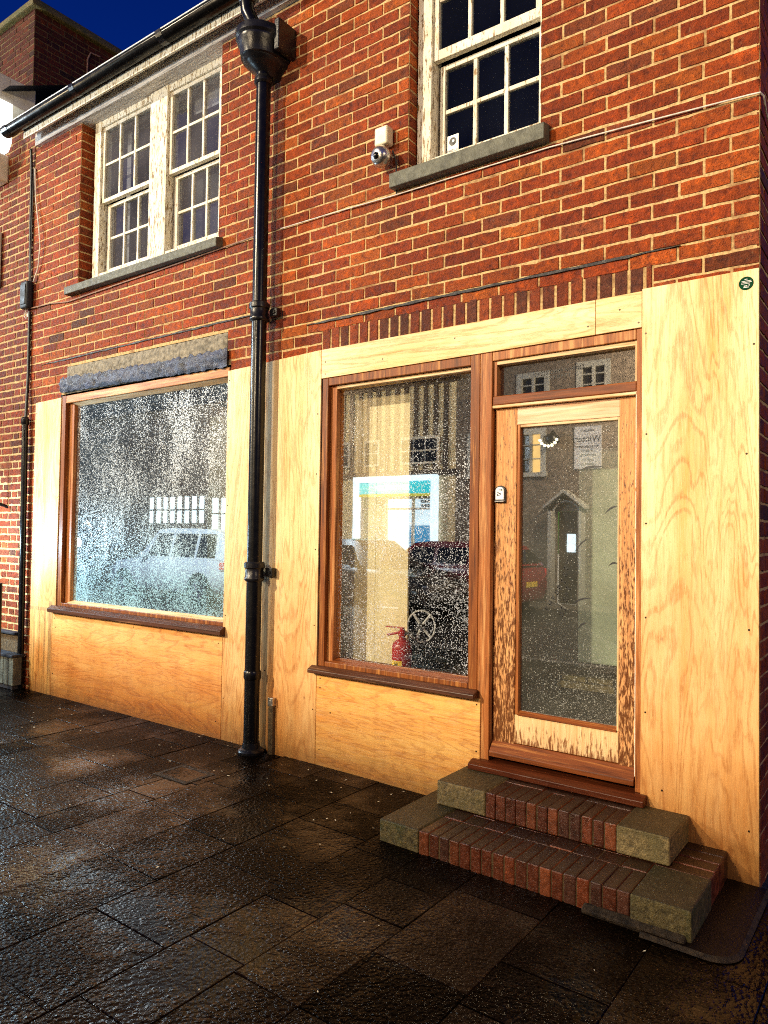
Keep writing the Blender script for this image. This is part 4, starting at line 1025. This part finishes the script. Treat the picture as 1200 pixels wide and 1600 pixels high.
# ------------------------------------------------------------------ across the street (seen mirrored in the panes)
def mpoint(L): return -(L - .12)
FY = -11.88
M['render'] = mat_plain('cream_render', (.72, .58, .34), .8, mott=.15, scale=4.)
M['beam'] = mat_plain('dark_oak', (.05, .03, .018), .6, mott=.3)
M['tile'] = mat_plain('roof_tile', (.05, .03, .025), .7, mott=.4, scale=12.)
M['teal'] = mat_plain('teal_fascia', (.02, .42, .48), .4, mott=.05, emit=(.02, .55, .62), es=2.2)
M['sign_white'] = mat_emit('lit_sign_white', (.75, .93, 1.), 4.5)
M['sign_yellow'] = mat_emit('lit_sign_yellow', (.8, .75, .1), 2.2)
M['shop_lit'] = mat_emit('lit_shop_interior', (.72, .92, 1.), 3.6)
M['poster_blue'] = mat_emit('lit_blue_poster', (.10, .45, .80), 2.2)
M['lit_warm'] = mat_emit('lit_window_warm', (1., .62, .2), 3.2)
M['lamp_glow'] = mat_emit('lantern_glow', (1., .85, .5), 14.)
M['dark_pane'] = mat_plain('dark_window', (.02, .022, .028), .12)
bA = empty('timbered_shop', (-13, FY, 0), 'timber framed cream shop across the street mirrored in the right shop window', 'shop')
m = MB(); m.box(-17.2, -9.3, FY - 4, FY, 3.0, 5.4); m.box(-17.2, -12.42, FY - 4, FY, 0, 3.0); m.box(-9.78, -9.3, FY - 4, FY, 0, 3.0); m.build('wall', M['render'], bA)
m = MB(); x = -17.15
while x < -9.4:
    m.box(x, x + .13, FY - .02, FY + .03, 3.1, 5.35); x += .30
m.box(-17.2, -9.3, FY - .02, FY + .05, 2.98, 3.12); m.box(-17.2, -9.3, FY - .02, FY + .05, 5.28, 5.45); m.build('timber_framing', M['beam'], bA)
m = MB(); m.quad((-17.5, FY + .4, 5.3), (-9.1, FY + .4, 5.3), (-9.1, FY - 4, 8.2), (-17.5, FY - 4, 8.2)); m.build('roof', M['tile'], bA)
for a, b in ((-13.2, -12.6), (-12.1, -11.6), (-10.9, -9.75), (-16.6, -15.8)):
    m = MB(); m.box(a, b, FY + .031, FY + .07, 3.28, 3.98); w_ = m.build('window', M['white_clean'], bA)
    n_ = 3 if b - a > 1 else 2
    for i in range(n_):
        for j in range(2):
            ww = (b - a - .08) / n_; m = MB(); x0 = a + .05 + ww * i; z0 = 3.33 + .31 * j
            m.box(x0, x0 + ww - .04, FY + .071, FY + .08, z0, z0 + .27); m.build('pane', M['dark_pane'], w_)
# shop front
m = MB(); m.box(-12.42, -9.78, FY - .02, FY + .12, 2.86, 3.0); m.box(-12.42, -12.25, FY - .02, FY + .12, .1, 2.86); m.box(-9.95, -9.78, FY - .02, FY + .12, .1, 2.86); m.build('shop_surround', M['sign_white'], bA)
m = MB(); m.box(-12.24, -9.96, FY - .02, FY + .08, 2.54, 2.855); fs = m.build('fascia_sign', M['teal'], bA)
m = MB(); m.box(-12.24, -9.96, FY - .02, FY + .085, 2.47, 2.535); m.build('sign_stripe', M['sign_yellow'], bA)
def lettering(txt, x, y, z, size, mat, parent, name='lettering', align='CENTER', rz=math.pi):
    cu = bpy.data.curves.new(name, 'FONT'); cu.body = txt; cu.size = size; cu.align_x = align; cu.extrude = .004
    o = bpy.data.objects.new(name, cu); COL.objects.link(o); cu.materials.append(mat)
    off = WORLD_OF.get(parent.name, Vector())
    dg = bpy.context.evaluated_depsgraph_get(); me = bpy.data.meshes.new_from_object(o.evaluated_get(dg))
    bpy.data.objects.remove(o); o = bpy.data.objects.new(name, me); COL.objects.link(o); o.parent = parent
    o.location = Vector((x, y, z)) - off; o.rotation_euler = (math.pi / 2, 0, rz); return o
glyph_run('sign_lettering', [(-11.65 + .10 * i, 2.70) for i in range(11)], .10, FY + .083, fs, M['sign_white'], 21)
m = MB(); m.box(-12.25, -9.95, FY - 1.2, FY - 1.15, .1, 2.46); m.build('shop_interior', M['shop_lit'], bA)
m = MB()
for x in (-12.2, -11.4, -10.55): m.box(x, x + .05, FY - .02, FY + .06, .5, 2.46)
for z in (.5, 2.12): m.box(-12.15, -9.96, FY - .02, FY + .05, z, z + .05)
m.build('shopfront_bars', M['white_clean'], bA)
bx('poster', M['poster_blue'], bA, -10.70, -10.02, FY - .1, FY - .08, 1.15, 1.72, bevel=0)
m = MB()
for i in range(12):
    for j in range(2): m.box(-10.5 + .045 * i, -10.475 + .045 * i, FY - .3, FY - .28, 2.2 + .11 * j, 2.28 + .11 * j)
m.build('shelf_goods', M['beam'], bA)
# brick house across the street with portico, lit window and sign
bB = empty('brick_house', (-5, FY, 0), 'brick house across the street mirrored in the door glass', 'house')
mb = MB(); OB = Vector((0, FY, 0))
hB = [(-7.60, -6.98, 2.95, 3.9), (-4.9, -4.2, 2.95, 3.9), (-8.9, -8.2, 2.95, 3.9), (-6.62, -6.12, .0, 2.05), (-3.0, -2.2, 2.95, 3.9), (-3.6, -2.2, .8, 2.2), (-7.6, -6.9, 4.5, 5.2), (-6.15, -5.5, 4.62, 5.3)]
M['brick_far'] = mat_plain('brown_brick_far', (.185, .15, .12), .8, mott=.4, scale=14., bump=.5)
mortar_plane(mb, OB, X_, Y_, Z_, -9.3, 3.0, 0, 5.8, hB, 0, 0); mb.build('wall', M['brick_far'], bB)
m = MB(); m.quad((-9.3, FY + .35, 5.7), (3.2, FY + .35, 5.7), (3.2, FY - 4, 8.4), (-9.3, FY - 4, 8.4)); m.build('roof', M['tile'], bB)
M['far_paint'] = mat_plain('dull_white_frames', (.40, .40, .37), .6, mott=.15)
for k, h in enumerate(hB):
    if k == 3: continue
    m = MB(); t = .07
    m.box(h[0] - .06, h[0] + t, FY - .05, FY + .03, h[2], h[3] + .06); m.box(h[1] - t, h[1] + .06, FY - .05, FY + .03, h[2], h[3] + .06); m.box(h[0] + t, h[1] - t, FY - .05, FY + .03, h[3] - t, h[3] + .06); m.box(h[0] - .1, h[1] + .1, FY - .05, FY + .08, h[2] - .1, h[2])
    m.box((h[0] + h[1]) / 2 - .03, (h[0] + h[1]) / 2 + .03, FY - .05, FY + .02, h[2], h[3] - t)
    for j in (1, 2): 
        z = h[2] + (h[3] - h[2]) * j / 3; m.box(h[0] + t, (h[0] + h[1]) / 2 - .03, FY - .045, FY + .015, z - .012, z + .012); m.box((h[0] + h[1]) / 2 + .03, h[1] - t, FY - .045, FY + .015, z - .012, z + .012)
    w_ = m.build('window', M['far_paint'], bB)
    m = MB(); m.box(h[0], (h[0] + h[1]) / 2, FY - .09, FY - .08, h[2], h[3]); m.build('pane', M['dark_pane'], w_)
    m = MB(); m.box((h[0] + h[1]) / 2, h[1], FY - .09, FY - .08, h[2], h[3]); m.build('pane', M['lit_warm'] if k == 0 else M['dark_pane'], w_)
M['far_paint'] = mat_plain('dull_white_paint', (.40, .40, .37), .6, mott=.15)
# portico
m = MB()
for x in (-6.76, -6.06): m.box(x, x + .08, FY, FY + .26, 0, 2.06)
for a, b, z0, z1 in ((-6.86, -6.38, 2.10, 2.46), (-6.38, -5.90, 2.46, 2.10)):
    m.prism([(a, z0), (b, z1), (b, z1 + .07), (a, z0 + .07)], 'y', FY, FY + .30)
m.tube([(-6.38 + .30 * math.cos(math.pi * k / 10), FY + .12, 2.02 + .26 * math.sin(math.pi * k / 10)) for k in range(11)], .025, 8)
m.build('portico', M['far_paint'], bB, .006)
bx('door', M['beam'], bB, -6.62, -6.14, FY - .09, FY - .05, .0, 2.05)
bx('door_light', M['sign_white'], bB, -6.42, -6.22, FY - .04, FY - .03, 1.15, 1.55, bevel=0)
# hanging notice panel
bP = bx('notice_panel', M['paper'], None, -6.24, -5.62, FY + .01, FY + .04, 2.98, 3.92, bevel=.01)
tag(bP, 'white notice panel with black lettering mirrored in the top of the door glass', 'sign'); WORLD_OF[bP.name] = Vector()
lettering('Winter', -5.93, FY + .041, 3.58, .20, M['ink'], bP)
for z, w in ((3.82, .30), (3.47, .46), (3.38, .26), (3.28, .36), (3.18, .24), (3.08, .34)):
    glyph_run('panel_text', [(-5.93 - w / 2 + .038 * i, z) for i in range(int(w / .038) + 1)], .034, FY + .042, bP, M['ink'], int(z * 100))
# wall lantern
wl_ = empty('wall_lantern', (-6.67, FY + .3, 3.6), 'round glowing wall lantern mirrored near the top of the door glass', 'lantern')
m = MB(); m.tube([(-6.67, FY, 3.75), (-6.67, FY + .2, 3.85), (-6.67, FY + .30, 3.80)], .018, 8); m.build('bracket', M['black'], wl_, smooth=True)
m = MB(); m.lathe((-6.67, FY + .30, 3.50), [(.03, 0), (.15, .05), (.19, .13), (.17, .21), (.05, .28)], 16); m.build('shade', M['black_old'], wl_, smooth=True)
for i in range(7):
    t = math.pi * (1.08 + .84 * i / 6); m = MB(); ball(m, Vector((-6.67 + .20 * math.cos(t), FY + .46, 3.66 + .18 * math.sin(t))), .032, Vector((0, 1, 0)), 0, math.pi, 10, 6); m.build('bulb', M['lamp_glow'], wl_, smooth='all')
# far shop with lit windows further left
bC = empty('lit_shop', (-20, FY, 0), 'plain shop with bright gridded windows mirrored in the left shop window', 'shop')
mb = MB(); hC = [(-21.5, -18.55, 1.75, 2.62), (-18.3, -17.45, 1.55, 2.55)]
mortar_plane(mb, OB, X_, Y_, Z_, -34, -17.3, 0, 5.6, hC, 0, 0); mb.build('wall', M['brick_far'], bC)
m = MB(); m.quad((-34, FY + .3, 5.5), (-17.2, FY + .3, 5.5), (-17.2, FY - 4, 8.2), (-34, FY - 4, 8.2)); m.build('roof', M['tile'], bC)
for h, nx in ((hC[0], 8), (hC[1], 2)):
    m = MB(); m.box(h[0], h[1], FY - .1, FY - .08, h[2], h[3]); g = m.build('window', M['shop_lit'], bC)
    m = MB()
    for i in range(nx + 1):
        x = h[0] + (h[1] - h[0]) * i / nx; m.box(x - .025, x + .025, FY - .06, FY + .02, h[2], h[3])
    m.box(h[0], h[1], FY - .055, FY + .015, (h[2] + h[3]) / 2 - .025, (h[2] + h[3]) / 2 + .025); m.build('glazing_bars', M['beam'], g)

# parked cars
M['car_white'] = mat_plain('white_car_paint', (.80, .88, .92), .15, mott=.04, bump=.0)
M['car_grey'] = mat_plain('dark_grey_car_paint', (.05, .048, .046), .15, mott=.05, bump=.0)
M['car_red'] = mat_plain('red_car_paint', (.22, .012, .015), .15, mott=.05, bump=.0)
M['car_glass'] = mat_plain('tinted_car_glass', (.012, .014, .017), .05, spec=.8, bump=.0)
M['tyre'] = mat_plain('tyre_rubber', (.012, .012, .012), .7)
M['tail'] = mat_plain('red_tail_lamp', (.4, .01, .01), .2, emit=(1, .03, .02), es=.6)
def car(label, x0, x1, yn, h, paint, face, group='cars parked across the street'):
    """x0..x1 length, yn: side nearest to the shop, face: +1 bonnet towards +x"""
    L = x1 - x0; wd = 1.74; yc = yn - wd / 2; g = -.12
    c = empty('parked_car', ((x0 + x1) / 2, yc, g), label, 'car', group)
    X = lambda f: (x0 + L * f) if face < 0 else (x1 - L * f)      # f = 0 nose ... 1 tail, nose at x0 when facing -x
    st_ = [(0., .42, .62, .72), (.03, .30, .80, .80), (.12, .26, .90, .86), (.27, .25, .98, .87), (.45, .25, 1.0, .87), (.70, .25, 1.02, .87), (.92, .27, 1.02, .86), (.985, .32, .98, .82), (1., .45, .80, .76)]
    m = MB(); rings = []
    for f, zb, zt, hw in st_:
        ring = []
        for (a, z) in ((-1, .25), (-1.0, .55), (-.97, .85), (-.90, 1.), (.90, 1.), (.97, .85), (1.0, .55), (1, .25), (.85, 0), (-.85, 0)):
            ring.append(m.vert((X(f), yc + hw * a, g + zb + (zt - zb) * z)))
        rings.append(ring)
    for A, B in zip(rings, rings[1:]):
        for i in range(len(A)):
            j = (i + 1) % len(A); m.face((A[i], A[j], B[j], B[i]))
    m.face(rings[0]); m.face(rings[-1]); m.build('body', paint, c, smooth=True)
    # greenhouse
    gh = [(.26, 1.00, .70), (.40, h + .02, .60), (.50, h + .06, .62), (.80, h + .05, .62), (.90, h - .02, .60), (.985, 1.02, .72)]
    m = MB(); rr = []
    for f, z, hw in gh:
        rr.append([m.vert((X(f), yc - .80, g + .99)), m.vert((X(f), yc - hw, g + z)), m.vert((X(f), yc + hw, g + z)), m.vert((X(f), yc + .80, g + .99))])
    for A, B in zip(rr, rr[1:]):
        for i in range(3): m.face((A[i], A[i + 1], B[i + 1], B[i]))
    m.build('cabin', paint, c, smooth=True)
    for s in (-1, 1):
        for fa, fb in ((.36, .54), (.56, .74), (.76, .90)):
            m = MB(); q = []
            for f, top in ((fa, 0), (fb, 0), (fb, 1), (fa, 1)):
                zt = h - .06
                if f < .4 and top: f = .415; 
                if f > .88 and top: f = .875
                z = 1.04 if not top else zt
                k = (z - .99) / (h + .05 - .99); hw = .80 - .185 * k + .012
                q.append((X(f), yc + s * hw, g + z))
            m.quad(*q); m.build('side_window', M['car_glass'], c)
    m = MB(); m.quad((X(.282), yc - .68, g + 1.05), (X(.282), yc + .68, g + 1.05), (X(.392), yc + .55, g + h - .03), (X(.392), yc - .55, g + h - .03)); o = m.build('windscreen', M['car_glass'], c)
    o.location.z += .012
    m = MB(); m.quad((X(.982), yc - .66, g + 1.09), (X(.982), yc + .66, g + 1.09), (X(.918), yc + .55, g + h - .08), (X(.918), yc - .55, g + h - .08)); o = m.build('rear_window', M['car_glass'], c); o.location.x += .012 * (1 if face < 0 else -1)
    for f in (.175, .80):
        for s in (-1, 1):
            cx = X(f); y_ = yc + s * .80
            m = MB(); m.lathe((cx, y_, g + .33), [(.385, -.09 * s), (.385, .082 * s)], 24, axis='y'); m.build('wheel_arch', M['tyre'], c)
            m = MB(); m.lathe((cx, y_, g + .31), [(.22, -.10 * s), (.31, -.08 * s), (.315, .07 * s), (.29, .10 * s), (.21, .095 * s)], 24, axis='y'); w_ = m.build('wheel', M['tyre'], c, smooth=True)
            m = MB()
            for k in range(6):
                t = k * math.pi / 3; m.tube([(cx, y_ + .1 * s, g + .31), (cx + .2 * math.cos(t), y_ + .1 * s, g + .31 + .2 * math.sin(t))], .028, 6)
            m.lathe((cx, y_, g + .31), [(.21, .09 * s), (.21, .105 * s), (.185, .108 * s)], 20, axis='y'); m.build('rim', M['steel'], w_)
    for s in (-1, 1):
        m = MB(); m.box(min(X(.985), X(.95)), max(X(.985), X(.95)) + 0, yc + s * .80 - .07, yc + s * .80 + .075, g + .80, g + .95); m.build('tail_lamp', M['tail'], c, .01)
        m = MB(); m.box(min(X(.0), X(.05)), max(X(.0), X(.05)), yc + s * .66 - .12, yc + s * .66 + .12, g + .60, g + .72); m.build('headlight', M['steel'], c, .01)
        m = MB(); m.box(X(.36) - .07, X(.36) + .07, yc + s * .90 - .08, yc + s * .90 + .08, g + 1.0, g + 1.12); m.build('wing_mirror', paint, c, .03)
    xx = X(1.) + (.01 if face < 0 else -.01)
    m = MB(); m.box(min(xx, X(1.)), max(xx, X(1.)), yc - .26, yc + .26, g + .60, g + .71); m.build('number_plate', M['yellow'], c)
    return c
car('white estate car mirrored in the left shop window', -16.3, -11.95, -6.88, 1.62, M['car_white'], -1)
car('dark grey car mirrored low in the right shop window', -11.2, -6.9, -6.88, 1.46, M['car_grey'], 1)
car('dark red car with yellow plate mirrored at the left of the door glass', -10.3, -6.3, -8.95, 1.42, M['car_red'], -1)

# ------------------------------------------------------------------ lamps that light the night street
def street_lamp(label, x, y, h, power, col, reach=(0, 1)):
    s = empty('street_lamp', (x, y, -.0), label, 'street lamp', 'street lamps')
    m = MB(); m.tube([(x, y, -.1), (x, y, 1.0), (x, y, h - .3), (x + .1 * reach[0], y + .1 * reach[1], h), (x + .8 * reach[0], y + .8 * reach[1], h + .15)], [.09, .07, .05, .045, .035], 12); m.build('post', M['black'], s, smooth=True)
    lx, ly = x + .95 * reach[0], y + .95 * reach[1]
    m = MB(); m.box(lx - .25, lx + .25, ly - .12, ly + .12, h + .12, h + .22); m.build('lantern', M['black'], s, .03)
    m = MB(); m.box(lx - .2, lx + .2, ly - .09, ly + .09, h + .10, h + .118); m.build('lens', M['lamp_glow'], s)
    l = bpy.data.lights.new('lamp_light', 'POINT'); l.energy = power; l.color = col; l.shadow_soft_size = .35
    lo = bpy.data.objects.new('lamp_light', l); COL.objects.link(lo); lo.parent = s; lo.location = Vector((lx, ly, h - .30)) - WORLD_OF[s.name]
    return s
street_lamp('street lamp standing outside the timbered shop across the street', -14.2, -10.9, 5.0, 1750, (1., .8, .5), (0, 1))
street_lamp('street lamp standing outside the brick house across the street', -3.5, -10.9, 5.0, 1750, (1., .78, .5), (0, 1))
street_lamp('unseen street lamp added round the corner to light the side wall', 5.2, -3.4, 5.0, 520, (1., .76, .45), (-1, 0))  # lamp added out of view to brighten the side wall
# unseen cool lamp added on the left to light the mirrored car and paving
street_lamp('unseen cool white street lamp added on the left to light the mirrored car', -12.5, -3.3, 5.0, 1700, (.74, .90, 1.), (.6, -.3))
rl = empty('railing', (-6.9, -.36, 0), 'short black railing standing off the wall at the left end of the boarded shop', 'railing')
RY = -.37
for x in (-7.12, -6.67):
    m = MB(); m.tube([(x, RY, -.02), (x, RY, 1.02)], .022, 10); m.build('post', M['black'], rl, smooth=True)
for i in range(4):
    x = -7.03 + .09 * i; m = MB(); m.tube([(x, RY, .08), (x, RY, .94)], .011, 8); m.build('bar', M['black'], rl, smooth=True)
for z in (.08, .95):
    m = MB(); m.tube([(-7.12, RY, z), (-6.67, RY, z)], .015, 8); m.build('rail', M['black'], rl, smooth=True)
LX, LY, LZ = -7.30, -.62, 1.42
ll = empty('added_lantern', (LX, LY, LZ), 'unseen cool white lantern added to light the left plywood', 'lantern')  # added out of view to throw cool light on the left plywood
m = MB(); m.tube([(LX, 0, LZ + .3), (LX, -.3, LZ + .4), (LX, LY, LZ + .36), (LX, LY, LZ + .22)], .016, 8); m.build('bracket', M['black'], ll, smooth=True)
m = MB(); m.lathe((LX, LY, LZ + .12), [(.15, 0), (.12, .05), (.03, .09)], 16); m.build('hood', M['black'], ll, smooth=True)
m = MB(); ball(m, Vector((LX, LY, LZ + .06)), .05, Vector((0, 0, -1)), 0, math.pi, 14, 8); M['cool_glow'] = mat_emit('added_lantern_glow', (.75, .92, 1.), 120.); m.build('bulb', M['cool_glow'], ll, smooth='all')
l = bpy.data.lights.new('added_lantern_light', 'POINT'); l.energy = 130; l.color = (.55, .82, 1.); l.shadow_soft_size = .05
lo = bpy.data.objects.new('added_lantern_light', l); COL.objects.link(lo); lo.parent = ll; lo.location = Vector((0, 0, -.05))

# ------------------------------------------------------------------ key light, sky, camera
D = Vector((.60, 1.0, -.50))
sun = bpy.data.lights.new('sun', 'SUN'); sun.energy = 4.1; sun.angle = R(1.5); sun.color = (1., .84, .58)
so = bpy.data.objects.new('sun', sun); COL.objects.link(so); so.rotation_euler = D.to_track_quat('-Z', 'Y').to_euler(); so.location = (-8, -8, 8)
w = bpy.data.worlds.new('World'); sc.world = w; w.use_nodes = True; nt = w.node_tree; nt.nodes.clear()
sky = nt.nodes.new('ShaderNodeTexSky'); sky.sky_type = 'NISHITA'; sky.sun_disc = False
sky.sun_elevation = R(1.0); sky.sun_rotation = math.atan2(-D.x, -D.y)
mul = nt.nodes.new('ShaderNodeMix'); mul.data_type = 'RGBA'; mul.blend_type = 'MULTIPLY'; mul.inputs[0].default_value = 1.; mul.inputs[7].default_value = (.012, .22, 2.0, 1)
bg = nt.nodes.new('ShaderNodeBackground'); bg.inputs[1].default_value = .15; out = nt.nodes.new('ShaderNodeOutputWorld')
nt.links.new(sky.outputs[0], mul.inputs[6]); geo = nt.nodes.new('ShaderNodeNewGeometry'); sepw = nt.nodes.new('ShaderNodeSeparateXYZ'); mrw = nt.nodes.new('ShaderNodeMapRange')
nt.links.new(geo.outputs['Incoming'], sepw.inputs[0]); nt.links.new(sepw.outputs[2], mrw.inputs[0])
mrw.inputs[1].default_value = -.75; mrw.inputs[2].default_value = -.05; mrw.inputs[3].default_value = .75; mrw.inputs[4].default_value = 1.6
vm = nt.nodes.new('ShaderNodeVectorMath'); vm.operation = 'SCALE'; nt.links.new(mul.outputs[2], vm.inputs[0]); nt.links.new(mrw.outputs[0], vm.inputs['Scale'])
nt.links.new(vm.outputs[0], bg.inputs[0]); nt.links.new(bg.outputs[0], out.inputs[0])

cam = bpy.data.cameras.new('camera'); co = bpy.data.objects.new('camera', cam); COL.objects.link(co); sc.camera = co
yaw, pitch, roll = R(36.13793176), R(1.62805404), R(.80865991)
cy, sy = math.cos(yaw), math.sin(yaw)
r_ = Vector((cy, sy, 0)); f_ = Vector((-sy, cy, 0)); u_ = Vector((0, 0, 1))
f2 = f_ * math.cos(pitch) + u_ * math.sin(pitch); u2 = u_ * math.cos(pitch) - f_ * math.sin(pitch)
r3 = r_ * math.cos(roll) + u2 * math.sin(roll); u3 = u2 * math.cos(roll) - r_ * math.sin(roll)
mw = Matrix((r3, u3, -f2)).transposed().to_4x4(); mw.translation = Vector((0, -3.7, 1.515)); co.matrix_world = mw
cam.sensor_fit = 'VERTICAL'; cam.sensor_height = 36.; cam.lens = 1155 / 1600 * 36.; cam.clip_end = 500; cam.clip_start = .05
sc.view_settings.view_transform = 'Standard'; sc.view_settings.look = 'None'; sc.view_settings.exposure = 0; sc.view_settings.gamma = 1
sc.render.engine = 'CYCLES'
cy_ = sc.cycles; cy_.use_denoising = False; cy_.denoiser = 'OPENIMAGEDENOISE'; cy_.denoising_prefilter = 'ACCURATE'; cy_.denoising_input_passes = 'RGB_ALBEDO_NORMAL'; cy_.max_bounces = 8; cy_.filter_width = 1.05; cy_.transparent_max_bounces = 12; cy_.sample_clamp_indirect = 3.; cy_.sample_clamp_direct = 9.; cy_.use_adaptive_sampling = True
